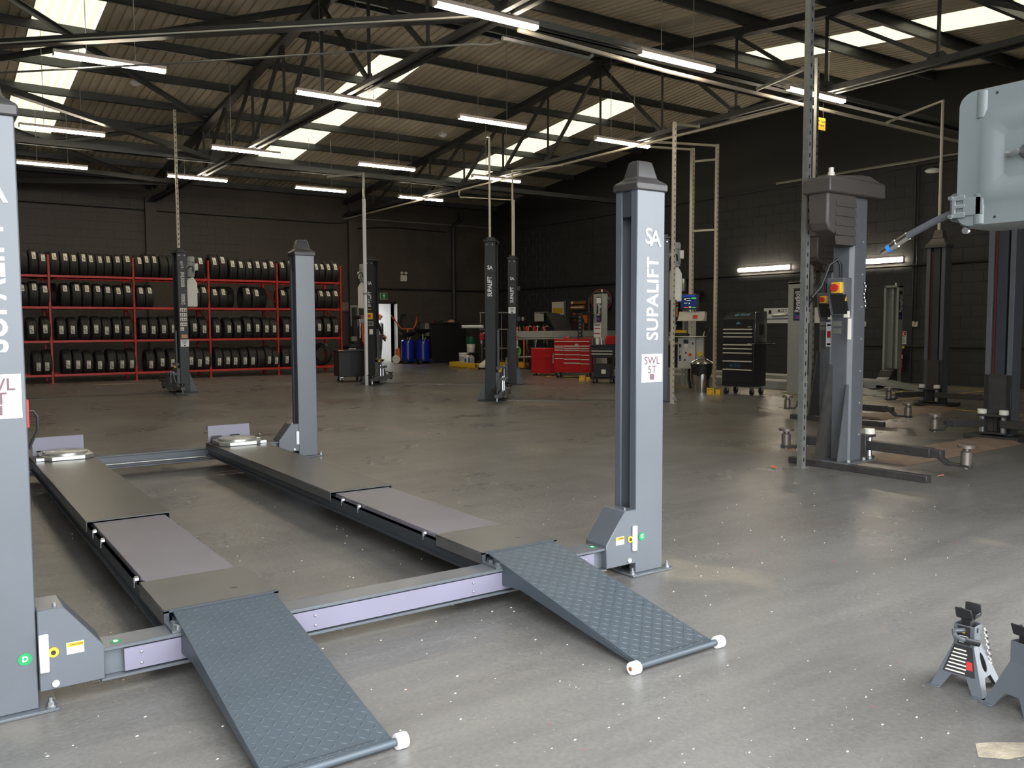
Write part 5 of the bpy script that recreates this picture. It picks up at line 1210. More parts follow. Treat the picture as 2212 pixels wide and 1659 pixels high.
# --- test console with monitor
t = thing('test_console', 'pale grey test console cabinet with shelves and a lit monitor', 'console', (13.18, 12.58, 0), R(-56))
cb = MB().box(-.2, -.14, .42, .16, .14, 1.06).build('cabinet', M['ravgrey2'], t, .006)
MB().box(.16, -.02, .42, .3, .14, 1.06).build('side_duct', M['ravgrey2'], t, .004)
s_ = MB().box(-.175, -.143, .58, -.125, -.14, .93).build('name_strip', M['darkprint'], cb)
text('Ravaglioli', .055, (-.15, -.144, .78), (0, 0, 1), (-1, 0, 0), M['white'], s_, .02, sx=.8)
MB().box(-.17, -.1445, .59, -.13, -.143, .63).build('emblem', M['blueprint'], s_)
MB().box(-.08, -.15, .94, .02, -.14, 1.02).build('meter', M['black'], cb); MB().box(-.06, -.142, .86, .0, -.14, .93).build('round_label', M['offwhite'], cb)
MB().lathe([(.04, -.004), (.04, 0)], (.06, -.142, .71), 'y', 20).build('isolator_plate', M['yellow'], cb); MB().lathe([(.03, -.03), (.03, -.004)], (.06, -.142, .71), 'y', 16).build('isolator_knob', M['redprint'], cb)
for x, z in ((-.03, .75), (-.05, .6), (.11, .94), (.11, .56)): MB().box(x - .015, -.155, z - .02, x + .015, -.14, z + .02).build('button', M['black'], cb, .004)
MB().box(.18, -.06, .66, .3, -.02, .76).build('yellow_switch', M['yellow'], t, .008)
tr = MB().box(-.38, -.3, 1.075, .34, .14, 1.09).prism([(.33, -.3, 1.09), (.33, .14, 1.09), (.33, .14, 1.3)], (.012, 0, 0)).build('keyboard_tray', M['offwhite'], t, .003)
us = MB().box(-.42, -.3, 1.40, .34, .14, 1.415).prism([(.33, -.28, 1.415), (.33, .14, 1.415), (.33, .14, 1.6)], (.012, 0, 0)).prism([(-.2, -.2, 1.415), (-.2, .02, 1.6), (-.2, .04, 1.6), (-.2, .04, 1.415)], (.53, 0, 0)).build('upper_shelf', M['ravgrey2'], t, .003)
MB().prism([(.1, -.165, 1.46), (.2, -.165, 1.46), (.2, -.085, 1.525), (.1, -.085, 1.525)], (0, -.002, .002)).build('red_notice', M['redprint'], us)
MB().cyl((.02, .02, 1.6), (.02, .02, 1.66), .03, 12).build('monitor_neck', M['zinc'], t)
mo = MB().box(-.18, -.02, 1.64, .2, .03, 1.95).build('monitor', M['black'], t, .006)
MB().box(-.165, -.023, 1.665, .165, -.0205, 1.935).build('screen', M['screen'], mo)
for (x0, x1, z0, z1, m) in ((.05, .15, 1.86, 1.885, 'scr_green'), (-.05, .03, 1.865, 1.873, 'scr_white'), (-.05, .04, 1.82, 1.828, 'scr_white'), (-.1, -.03, 1.77, 1.776, 'scr_white'), (-.14, .12, 1.915, 1.928, 'scr_blue'), (-.1, -.02, 1.675, 1.695, 'scr_red'), (.0, .05, 1.68, 1.7, 'scr_yellow'), (.07, .14, 1.675, 1.69, 'scr_green'), (-.09, -.065, 1.84, 1.87, 'scr_yellow'), (.0, .015, 1.755, 1.78, 'scr_white')):
    MB().box(x0, -.0245, z0, x1, -.0232, z1).build('screen_print', M[m], mo)
MB().tube([(.0, .08, .42), (.0, .08, .2), (.04, .06, .0)], .03, 8).tube([(.07, .08, .42), (.07, .09, .2), (.11, .06, .0)], .025, 8).build('floor_cables', M['cable'], t)
MB().tube([(.2, .1, 1.42), (.15, -.02, 1.5), (.1, .03, 1.66)], .008, 6).build('monitor_cable', M['cable'], t)
t = thing('diagnostic_tablet', 'yellow and black hand-held tester lying on the console tray', 'tester', (13.05, 12.56, 1.0905), R(-56))
MB().box(-.22, -.16, 0, .1, .04, .07).build('body', M['black'], t, .02); MB().prism([(-.22, -.16, .07), (.06, -.16, .07), (.02, -.06, .13), (-.2, -.06, .13)], (0, .08, 0)).build('grip', M['yellow'], t, .01)
tag(MB().prism([(-.08, -.1, 0), (.2, -.1, 0), (.2, .06, .18), (.1, .06, .2)], (0, .05, 0)).build('keyboard_cover', M['black'], None, .01, (13.25, 12.35, 1.0905), R(-56)), 'black sloped keyboard cover on the console tray', 'cover')
# dark shelf bracket, can and black cabinet behind the console
t = thing('wall_shelf', 'black wall cabinet and shelf on the gable wall behind the motor unit', 'shelf', (18.2, 17.72, 0))
MB().box(-.12, -.7, 2.1, .18, .35, 2.27).build('shelf_box', M['black'], t, .005); MB().box(-.08, .02, 1.4, .18, .35, 2.1).build('cabinet', M['black'], t, .005)
tag(MB().lathe([(.13, 0), (.135, .01), (.13, .36), (.138, .37), (.12, .375)], (18.15, 17.62, 2.272), 'z', 20).build('paint_tin', M['alu']), 'dented silver tin standing on the high black shelf', 'tin')
t = thing('desk_frame', 'low grey bench with a crumpled cloth behind the lettered post', 'bench', (13.45, 13.95, 0), R(-56))
MB().box(-.1, -.25, .9, .75, .3, .93).build('top', M['ravgrey2'], t); 
for x, y in ((-.08, -.2), (.72, -.2), (-.08, .25), (.72, .25)): MB().box(x - .02, y - .02, 0, x + .02, y + .02, .9).build('leg', M['ravgrey'], t)
mb = MB().sphere((0, 0, .05), .16, 16, 8, (1, .7, .35)); mb.v = [(x + random.uniform(-.02, .02), y + random.uniform(-.02, .02), max(0, z + random.uniform(-.02, .02))) for x, y, z in mb.v]
tag(mb.build('cloth', M['offwhite'], None, 0, (13.6, 13.6, .931)), 'crumpled pale cloth on the low grey bench', 'cloth')

# --- galvanised barrier
t = thing('barrier_rail', 'galvanised tubular barrier with two rails and a tray on top behind the red chest', 'barrier', (13.32, 19.11, 0))
for x in (0, 2.4, 4.8): MB().lathe([(.09, 0), (.09, .01), (.03, .02), (.03, 1.02)], (x, -.05, 0), 'z', 14).build('post', M['galv'], t)
for z in (.46, .95): MB().cyl((-.03, -.05, z), (4.95, -.05, z), .028, 12).build('rail', M['galv'], t)
MB().box(.1, -.1, .985, 5.0, .1, 1.0).box(.1, .09, 1.0, 5.0, .1, 1.16).build('tray', M['galv'], t)
# --- oil drainers and bench at the back wall
for (x, y, lab, pan, handle) in ((14.1, 26.75, 'blue oil drainer with orange forked handle, left of the pair', 1.02, True), (14.48, 26.35, 'blue oil drainer with raised black pan, right of the pair', 1.13, False)):
    t = thing('oil_drainer', lab, 'oil drainer', (x, y, 0), 0, 'blue oil drainers')
    MB().lathe([(.2, .11), (.235, .13), (.235, .78), (.2, .82), (.05, .84)], (0, 0, 0), 'z', 28).build('drum', M['blue'], t)
    MB().box(-.2, -.26, .08, .2, .26, .12).build('base_frame', M['blue'], t, .01)
    for wx in (-.2, .2): MB().lathe([(.03, -.03), (.085, -.025), (.09, 0), (.085, .025), (.03, .03)], (wx, -.22, .09), 'y', 18).build('wheel', M['rubber'], t)
    MB().cyl((0, 0, .82), (0, 0, pan), .03, 10).build('stem', M['orange' if handle else 'galv'], t)
    MB().lathe([(.05, pan - .1), (.22, pan - .04), (.3, pan + .06), (.31, pan + .06), (.22, pan - .02), (.04, pan - .08)], (0, 0, 0), 'z', 24, False).build('pan', M['black'], t)
    MB().tube([(-.1, -.22, .7), (-.06, -.25, .85), (0, -.24, .92)], .012, 8).build('lever', M['zinc'], t)
    if handle:
        MB().tube([(0, 0, pan), (0, 0, 1.22), ], .028, 8).tube([(-.5, 0, 1.52), (-.3, 0, 1.28), (-.2, 0, 1.2), (.2, 0, 1.2), (.32, 0, 1.34), (.36, 0, 1.5)], .024, 8).build('fork', M['orange'], t)
        for p, q in (((-.5, 0, 1.52), (-.38, 0, 1.38)), ((.36, 0, 1.5), (.35, 0, 1.38))): MB().cyl(p, (2 * p[0] - q[0], 0, 2 * p[2] - q[2]), .032, 10).build('grip', M['redprint'], t)
t = thing('trolley_jack', 'orange and white wheeled jack beside the blue oil drainers', 'jack', (13.72, 26.85, 0))
MB().lathe([(.03, -.03), (.14, -.03), (.15, 0), (.14, .03), (.03, .03)], (-.08, -.1, .15), 'y', 20).build('wheel', M['offwhite'], t); MB().prism([(-.05, -.08, .1), (.12, -.08, .1), (.1, -.08, .5), (.02, -.08, .56), (-.06, -.08, .5)], (0, .08, 0)).build('body', M['orange'], t, .01)
t = thing('parts_washer', 'tall black steel workbench cabinet against the back wall', 'cabinet', (15.62, 26.9, 0))
MB().box(-.72, -.4, 0, .72, .4, 1.36).build('cabinet', M['blackflat'], t, .01); MB().box(-.76, -.44, 1.36, .76, .44, 1.41).build('worktop', M['blackflat'], t, .006)
MB().box(-.9, -.3, .95, -.73, .1, 1.4).build('side_bin', M['galv'], t, .01); MB().box(-.9, -.3, .55, -.73, .1, .82).build('side_box', M['ravgrey'], t, .01)
for nm, x, y, m, s_, lab, cat in (('rag_heap', 15.85, 26.7, 'skin', (.16, .1, .07), 'heap of pale rags on the black cabinet', 'rags'), ('glove_pair', 15.55, 26.65, 'cover', (.09, .07, .06), 'dark glove lying on the black cabinet', 'glove'), ('air_gun', 15.05, 26.65, 'redprint', (.06, .03, .03), 'small red-tipped air gun on the black cabinet', 'tool')):
    mb = MB().sphere((0, 0, s_[2] * .6), 1, 14, 8, s_); mb.v = [(x_ + random.uniform(-.012, .012), y_ + random.uniform(-.012, .012), max(0, z_ + random.uniform(-.012, .012))) for x_, y_, z_ in mb.v]
    tag(mb.build(nm, M[m], None, 0, (x, y, 1.411)), lab, cat)
pipe('hose', [(14.95, 26.7, 1.43), (15.15, 26.62, 1.45), (15.3, 26.68, 1.43), (15.5, 26.7, 1.5), (15.7, 26.75, 1.44)], .014, 'cable', 'thin black air hose trailing over the black cabinet', 'hose')
# --- yellow spill trays with tubs
for (x0, y0, x1, y1, lab) in ((13.9, 22.0, 15.1, 23.6, 'yellow spill tray with tubs left of the black lift columns'), (15.2, 21.2, 16.5, 22.1, 'yellow spill tray behind the barrier right of the black columns')):
    t = thing('spill_tray', lab, 'spill tray', ((x0 + x1) / 2, (y0 + y1) / 2, 0), 0, 'yellow spill trays')
    a, b = (x1 - x0) / 2, (y1 - y0) / 2
    MB().box(-a, -b, .03, a, -b + .05, .17).box(-a, b - .05, .03, a, b, .17).box(-a, -b, .03, -a + .05, b, .17).box(a - .05, -b, .03, a, b, .17).box(-a, -b, .02, a, b, .05).build('tray', M['yellow'], t, .01)
    for k in range(5):
        MB().box(-a + .02, -b + .1 + k * (2 * b - .2) / 4 - .09, 0, -a + .15, -b + .1 + k * (2 * b - .2) / 4 + .09, .031).build('foot', M['yellow'], t)
    MB().box(-a + .05, -b + .05, .13, a - .05, b - .05, .14).build('grating', M['black'], t)
ZT = .1405
def tub(nm, x, y, z, r, h, m, lab, cat, lid=None, handle=True, band=None):
    t = thing(nm, lab, cat, (x, y, z))
    MB().lathe([(r * .88, 0), (r * .9, .005), (r, h * .94), (r * 1.04, h * .95), (r * 1.04, h), (r * .96, h)], (0, 0, 0), 'z', 20).build('body', M[m], t)
    if lid: MB().lathe([(r * 1.06, h * .97), (r * 1.06, h * 1.04), (r * .8, h * 1.05)], (0, 0, 0), 'z', 20).build('lid', M[lid], t)
    if handle: MB().tube([(-r * 1.05, 0, h * .85), (-r * .9, -r * .7, h * .55), (0, -r * 1.1, h * .45), (r * .9, -r * .7, h * .55), (r * 1.05, 0, h * .85)], .005, 6).build('handle', M['zinc'], t)
    if band: MB().lathe([(r * .96, h * .25), (r * 1.0, h * .25), (r * 1.025, h * .7), (r * .98, h * .7)], (0, 0, 0), 'z', 20).build('label_band', M[band], t)
    return t
tub('paint_tub', 14.12, 23.05, ZT, .15, .31, 'offwhite', 'white tub with grey label at the front of the left spill tray', 'tub', 'white', False, 'ravgrey')
tub('white_pail', 14.55, 23.3, .46, .14, .26, 'offwhite', 'cream pail standing on the dark box under the green drum', 'pail', None, True)
tub('green_drum', 14.55, 23.3, .7215, .16, .24, 'dkgreen', 'dark green drum at the top of the stack on the left spill tray', 'drum', 'black', False)
tag(MB().box(-.18, -.18, 0, .18, .18, .318).build('box', M['black'], None, .01, (14.55, 23.3, ZT)), 'dark box at the bottom of the stack under the green drum', 'box')
for x, y, m, lab in ((14.05, 22.72, 'clearpl', 'pale plastic bottle nearest the corner of the left spill tray'), (14.08, 22.55, 'ravgrey', 'grey plastic can with blue label on the left spill tray')):
    t = thing('oil_can', lab, 'can', (x, y, ZT), 0, 'cans on the left spill tray')
    mb = MB(); rects(mb, -.07, -.09, .07, .09, [(0, -.005), (.01, 0), (.2, 0), (.24, -.04), (.26, -.045)]); mb.build('body', M[m], t, .008)
    MB().lathe([(.02, .25), (.02, .285)], (0, 0, 0), 'z', 10).build('cap', M['black'], t); MB().box(-.071, -.05, .04, -.07, .05, .16).build('label', M['blueprint'], t)
for x, y, lab in ((14.35, 22.35, 'red-headed upright pump with black barrel on the left spill tray'), (15.35, 21.35, 'red-headed upright pump left of the green hose coil'), (15.75, 21.5, 'red-headed upright pump by the orange forked handle'), (16.15, 21.55, 'red-headed upright pump beside the curved black panel')):
    z = ZT
    t = thing('barrel_pump', lab, 'pump', (x, y, z), 0, 'red-headed pumps')
    MB().cyl((0, 0, 0), (0, 0, .62), .07, 14).build('barrel', M['black'], t); MB().cyl((0, 0, .62), (0, 0, .86 if x < 15 else 1.0), .02, 8).build('stem', M['zinc'], t)
    zt = .72 if x < 15 else .92
    MB().prism([(-.05, -.05, zt), (.05, -.05, zt), (.06, -.05, zt + .18), (.0, -.05, zt + .24), (-.06, -.05, zt + .16)], (0, .1, 0)).build('head', M['redprint'], t, .015)
    MB().tube([(.04, 0, zt + .2), (.1, -.02, zt + .24), (.16, -.03, zt + .2)], .014, 8).build('spout', M['offwhite'], t)
t = thing('shelving', 'grey angle-iron shelving with tubs mostly hidden by the nearer black column', 'shelving', (14.9, 22.55, 0))
for x, y in ((-.25, -.2), (.55, -.2), (-.25, .35), (.55, .35)): MB().angle((x, y, 0), (x, y, 1.72), .04, .004).build('leg', M['ravgrey'], t)
for z in (.58, 1.18, 1.7): MB().box(-.27, -.22, z, .57, .37, z + .03).build('shelf', M['ravgrey'], t)
for x, z, lab in ((14.85, 1.2105, 'white and navy lidded tub on the upper shelf behind the black column'), (14.85, .6105, 'white and navy lidded tub on the lower shelf behind the black column')): tub('navy_tub', x, 22.55, z, .15, .36, 'white', lab, 'tub', 'white', False, 'navy')
t = thing('jerrycan', 'cream plastic jerrycan on top of the grey shelving', 'jerrycan', (14.85, 22.5, 1.7305)); mb = MB(); rects(mb, -.12, -.1, .12, .1, [(0, -.01), (.02, 0), (.24, 0), (.29, -.04)]); mb.build('body', M['offwhite'], t, .012); MB().cyl((.06, 0, .28), (.06, 0, .33), .025, 10).build('cap', M['offwhite'], t)
t = thing('roll_holder', 'wall arm with a white paper roll left of the nearer black column', 'roll holder', (14.6, 22.9, 0))
MB().cyl((-.3, .5, 1.28), (-.02, -.25, 1.28), .05, 16).build('paper_roll', M['white'], t); MB().cyl((-.32, .56, 1.38), (.2, -.8, 1.38), .02, 8).cyl((-.1, .1, 1.14), (.2, -.8, 1.14), .03, 8).build('arm', M['black'], t); MB().box(-.36, .5, 1.2, -.28, .6, 1.42).build('end_bracket', M['black'], t); MB().box(.1, -.85, 0, .16, -.79, 1.45).build('stand', M['black'], t)
t = thing('floor_jack', 'pale grey trolley jack on the floor beside the nearer black column', 'jack', (14.1, 21.7, 0), R(30))
MB().prism([(-.32, -.1, .06), (.3, -.1, .06), (.3, -.1, .15), (.05, -.1, .28), (-.32, -.1, .16)], (0, .2, 0)).build('frame', M['offwhite'], t, .01)
MB().box(.05, -.07, .2, .24, .07, .42).build('pump_housing', M['offwhite'], t, .02)
for x, y in ((-.25, -.12), (-.25, .12), (.22, -.12), (.22, .12)): MB().lathe([(.02, -.02), (.05, -.02), (.05, .02), (.02, .02)], (x, y, .05), 'y', 14).build('wheel', M['rubber'], t)
MB().cyl((.15, 0, .4), (.35, 0, .75), .016, 8).build('lever', M['zinc'], t)
# hose coil, bin bag, brushes, curved panel right of the columns
t = thing('hose_coil', 'bright green coiled hose hanging on the barrier post', 'hose', (13.29, 18.98, .62))
for k, (dx, r_) in enumerate(((-.03, .105), (0, .12), (.03, .11), (.01, .095))):
    MB().tube([(r_ * math.cos(2 * PI * j / 24), dx - .02, r_ * math.sin(2 * PI * j / 24) * 1.15) for j in range(25)], .02, 8, False).build('loop', M['green'], t)
t = thing('parts_box', 'black box printed in orange behind the barrier', 'box', (15.3, 20.6, 0)); MB().box(-.3, -.2, 0, .3, .2, .66).build('body', M['black'], t, .02); text('halfords', .13, (0, -.202, .52), (1, 0, 0), (0, 0, 1), M['orange'], t, .02)
for x, y, a, m, lab in ((15.2, 21.0, .12, 'brown', 'wooden broom handle leaning behind the barrier, leftmost'), (15.5, 20.98, -.1, 'offwhite', 'pale broom handle leaning behind the barrier, middle'), (15.95, 20.95, .16, 'copper', 'pale mop handle leaning behind the barrier, by the red chest')):
    t = thing('broom', lab, 'broom', (x, y, 0), 0, 'brooms behind the barrier'); MB().cyl((a, .1, .06), (-a, .15, 1.3), .014, 8).build('stick', M[m], t); MB().box(a - .14, .06, 0, a + .14, .14, .07).build('head', M['black'], t, .01)
t = thing('fork_stand', 'orange forked stand behind the barrier', 'stand', (15.1, 21.15, 0)); MB().cyl((0, 0, 0), (0, 0, 1.05), .025, 8).tube([(-.17, 0, 1.28), (-.14, 0, 1.12), (0, 0, 1.05), (.14, 0, 1.12), (.18, 0, 1.28)], .022, 8).build('fork', M['orange'], t); MB().lathe([(.2, 0), (.2, .02)], (0, 0, 0), 'z', 16).build('base', M['black'], t)
t = thing('wheel_guard', 'large curved black panel standing behind the barrier', 'panel', (15.75, 20.5, 0))
arc = [(.62 * (1 - math.cos(a)) , .62 * math.sin(a)) for a in [R(90) * k / 10 for k in range(11)]]
mb = MB(); P_ = [(-.45 + .08 * k, 1.66 - .003 * k * k) for k in range(11)]
o_ = [(-.5, 1.7), (-.3, 1.69), (-.05, 1.67), (.15, 1.6), (.32, 1.48), (.42, 1.34), (.48, 1.16), (.49, 1.0)]
i_ = [(x - .01, z - .03) for x, z in o_]
for k in range(len(o_) - 1):
    (x0, z0), (x1, z1) = o_[k], o_[k + 1]; f = lambda x, z: (x + .1, -.0, z)
    mb.prism([(x0, -.25, z0), (x1, -.25, z1), (x1 - .02, -.25, z1 - .02), (x0 - .02, -.25, z0 - .02)], (0, .5, 0))
mb.build('curved_shell', M['capgrey'], t)
MB().prism([(-.5, -.25, 1.69), (-.05, -.25, 1.66), (.3, -.25, 1.46), (.47, -.25, 1.14), (.48, -.25, 1.0), (-.12, -.25, 1.0)], (0, .012, 0)).build('side_plate', M['capgrey'], t)
MB().bar((-.52, -.26, 1.7), (-.1, -.26, .98), .05, .03).build('rim', M['black'], t)
MB().box(-.1, .0, 0, .3, .2, 1.0).build('pedestal', M['black'], t); MB().cyl((.45, -.2, 1.57), (.78, -.25, 1.55), .06, 12).box(.5, -.2, .9, .62, -.1, 1.5).build('head_arm', M['black'], t)
t = thing('parts_board', 'white and yellow parts board on the gable wall', 'board', (18.37, 23.65, 1.88), R(-90)); MB().box(-.36, -.03, -.24, .36, .0, .24).build('board', M['offwhite'], t); MB().box(-.3, -.034, -.17, .24, -.03, .03).build('yellow_panel', M['yellow'], t); MB().box(.36, -.06, -.7, .4, 0, .28).build('side_post', M['galv'], t)
t = thing('work_shelf', 'small black wall shelf with green and yellow boxes under the parts board', 'shelf', (18.3, 23.75, 1.5), R(-90)); MB().box(-.42, -.1, .14, .45, .06, .17).box(-.42, -.1, -.08, .45, .06, -.06).box(.42, -.1, -.08, .45, .06, .17).build('shelf', M['black'], t); MB().box(-.4, -.09, -.058, .0, .0, .1).build('green_box', M['dkgreen'], t); MB().box(.02, -.09, -.058, .36, .0, .09).build('yellow_box', M['yellow'], t); MB().box(-1.15, -.06, -.05, -.65, -.02, .28).box(-.65, -.06, .22, -.42, -.02, .28).build('pale_frame', M['offwhite'], t)
t = thing('tool_display', 'brown tool panel with orange tools on the gable wall', 'tool board', (18.37, 22.55, 2.0), R(-90))
MB().box(-.4, -.05, .02, .38, 0, .12).box(-.36, -.08, -.16, .36, 0, -.03).build('brown_rail', M['brown'], t, .01); MB().lathe([(.05, 0), (.05, .012)], (-.3, -.065, .07), 'y', 16).build('round_badge', M['white'], t); MB().box(-.34, -.09, -.11, .33, -.08, -.07).build('pale_strip', M['offwhite'], t); MB().box(.56, -.05, -.95, .6, 0, .25).build('side_post', M['galv'], t)
MB().tube([(-.2, -.04, -.28), (-.27, -.04, -.35), (-.25, -.04, -.5), (-.2, -.04, -.6), (-.15, -.04, -.5), (-.13, -.04, -.35), (-.2, -.04, -.28)], .018, 6).cyl((-.2, -.04, -.6), (-.2, -.04, -.95), .022, 8).build('orange_wrench', M['orange'], t)
MB().prism([(.2, -.05, -.28), (.48, -.05, -.28), (.48, -.05, -.62), (.38, -.05, -.62)], (0, .04, 0)).build('orange_square', M['orange'], t); MB().cyl((.3, -.04, -.62), (.3, -.04, -1.15), .03, 8).build('spanner', M['brown'], t)
t = thing('convex_mirror', 'round convex mirror high on the gable wall behind the pale lift post', 'mirror', (18.1, 21.1, 2.12), R(-52))
mb = MB().lathe([(.01, -.11), (.12, -.1), (.22, -.07), (.3, -.02), (.33, .02), (.33, .04)], (0, 0, 0), 'y', 28); mb.build('mirror_dome', M['chrome'], t); MB().lathe([(.33, .02), (.345, .02), (.345, .06), (.1, .07)], (0, 0, 0), 'y', 28).build('rim', M['redprint'], t); MB().box(-.03, .06, -.03, .03, .3, .03).build('bracket', M['black'], t)
# --- black trolley left of the doorway
t = thing('tool_trolley', 'plain black wheeled tool trolley beside the right end of the racks', 'tool trolley', (8.72, 18.85, 0), R(-12))
t.location = (8.5, 19.1, 0)
MB().box(-.32, -.3, .13, .3, .3, .72).build('cabinet', M['blackflat'], t, .008); MB().box(-.34, -.32, .72, .32, .32, .76).build('top_tray', M['black'], t, .006); MB().box(-.34, -.33, .745, -.2, -.31, .765).build('orange_edge', M['orange'], t); MB().box(.3, -.28, .15, .31, -.26, .72).build('corner_rail', M['alu'], t)
for x, y in ((-.24, -.22), (.22, -.22), (-.24, .22), (.22, .22)): castor(t, x, y, .055)
tag(MB().tube([(-.09, 0, .012), (-.03, .03, .02), (.03, -.02, .014), (.1, .02, .02), (.06, .05, .012), (-.06, .06, .014)], .011, 6).build('rag', M['offwhite'], None, 0, (8.55, 19.05, .761)), 'white twisted rag on the plain black trolley', 'cloth')
tag(MB().prism([(-.09, -.05, 0), (.09, -.05, 0), (.05, -.05, .32), (-.03, -.05, .32)], (0, .1, 0)).build('floor_sign', M['yellow'], None, .006, (12.95, 27.3, .0)), 'yellow folded floor sign by the extinguisher on the back wall', 'sign')
# --- people in the doorway
def person(nm, lab, loc, rz, joints, edges, radii, mtl):
    me = bpy.data.meshes.new(nm); me.from_pydata(joints, edges, []); me.materials.append(M[mtl])
    o = bpy.data.objects.new(nm, me); COL.objects.link(o); o.location = loc; o.rotation_euler[2] = rz
    sk = o.modifiers.new('skin', 'SKIN'); me.skin_vertices.new() if not me.skin_vertices else None
    for v, r_ in zip(me.skin_vertices[0].data, radii): v.radius = r_ if isinstance(r_, tuple) else (r_, r_)
    me.skin_vertices[0].data[0].use_root = True; sk.use_smooth_shade = True
    sb = o.modifiers.new('sub', 'SUBSURF'); sb.levels = 1; sb.render_levels = 2
    return tag(o, lab, 'person')
def figure(nm, lab, loc, rz, cloth, trouser, arms, hair='hair'):
    # body: pelvis, spine, neck, legs, arms in one skin
    J = [(0, 0, .95), (0, 0, 1.12), (0, .01, 1.32), (0, .01, 1.44), (0, 0, 1.52), (.1, 0, .9), (.11, -.02, .5), (.11, .01, .09), (.12, -.13, .04), (-.1, 0, .9), (-.11, .03, .5), (-.11, .05, .09), (-.12, -.09, .04), (.19, .01, 1.41), arms[0][0], arms[0][1], (-.19, .01, 1.41), arms[1][0], arms[1][1]]
    E = [(0, 1), (1, 2), (2, 3), (3, 4), (0, 5), (5, 6), (6, 7), (7, 8), (0, 9), (9, 10), (10, 11), (11, 12), (3, 13), (13, 14), (14, 15), (3, 16), (16, 17), (17, 18)]
    Rr = [(.155, .11), (.145, .1), (.175, .115), (.13, .09), (.055, .055), (.09, .09), (.065, .07), (.05, .05), (.045, .035), (.09, .09), (.065, .07), (.05, .05), (.045, .035), .065, .05, .038, .065, .05, .038]
    b = person(nm, lab, loc, rz, J, E, Rr, cloth)
    tr = MB().lathe([(.12, .3), (.165, .72), (.17, .96), (.165, 1.0)], (0, 0, 0), 'z', 16, False)
    lg = MB()
    for s_, dy in ((1, 0), (-1, .03)): lg.tube([(.1 * s_, 0, .99), (.1 * s_, 0, .9), (.115 * s_, -.02 + dy, .5), (.115 * s_, .01 + dy, .1)], .1, 12, True, [.1, .105, .083, .07])
    lg.build('trousers', M[trouser], b)
    for s_, dy in ((1, 0), (-1, .04)): MB().sphere((.12 * s_, -.05 + dy, .045), .05, 12, 8, (.95, 2.6, .9)).build('shoe', M['black'], b)
    hd = MB().sphere((0, -.01, 1.655), .1, 18, 12, (.82, .98, 1.18)); hd.cyl((0, 0, 1.5), (0, -.005, 1.6), .052, 12)
    hd.sphere((0, -.112, 1.645), .017, 8, 6, (.8, 1, 1.4)); hd.sphere((.083, .0, 1.65), .02, 8, 6, (.5, 1, 1.5)); hd.sphere((-.083, .0, 1.65), .02, 8, 6, (.5, 1, 1.5))
    h = hd.build('head', M['skin'], b)
    for s_ in (1, -1): MB().sphere((.033 * s_, -.094, 1.668), .011, 8, 6).build('eye', M['darkprint'], h)
    MB().box(-.022, -.103, 1.606, .022, -.095, 1.613).build('mouth', M['redprint'], h)
    MB().sphere((0, .022, 1.69), .1, 16, 10, (.86, .95, 1.0)).build('hair', M[hair], h)
    for (el, wr) in arms:
        el, wr = Vector(el), Vector(wr); d = (wr - el).normalized(); sd = d.cross(Vector((0, 1, 0))).normalized(); nn = sd.cross(d)
        a = MB().tube([el + d * (wr - el).length * .55, wr, wr + d * .04], .04, 10, True, [.043, .03, .035]).build('forearm', M['skin'], b)
        gl = MB().tube([wr, wr + d * .05, wr + d * .1], .04, 10, True, [.034, .045, .04])
        for k, ln in enumerate((.06, .075, .08, .065)):
            o0 = wr + d * .09 + nn * (k - 1.5) * .02; gl.tube([o0, o0 + d * ln * .5 + sd * .006, o0 + d * ln + sd * .025], .009, 6, True, [.0095, .009, .007])
        o0 = wr + d * .03 + nn * -.035; gl.tube([o0, o0 + d * .035 - nn * .02, o0 + d * .065 - nn * .022], .01, 6, True, [.012, .01, .008])
        gl.build('hand', M['navy'] if cloth == 'navy' else M['skin'], b)
    return b
p = figure('person', 'person in pale shirt and grey trousers standing inside the lit doorway', (14.0, 28.75, .0), R(70), 'shirt', 'greycloth', (((.27, .0, 1.15), (.24, -.12, .93)), ((-.27, .0, 1.15), (-.22, -.14, .95))))
MB().box(-.17, -.125, 1.02, .17, -.1, 1.4).build('dark_vest', M['navy'], p, .03)
p = figure('person', 'person in black top and gloves beside the lift column before the doorway', (13.02, 27.15, 0), R(25), 'navy', 'navy', (((.33, -.02, 1.14), (.37, -.1, .92)), ((-.27, .0, 1.15), (-.24, -.1, .93))))

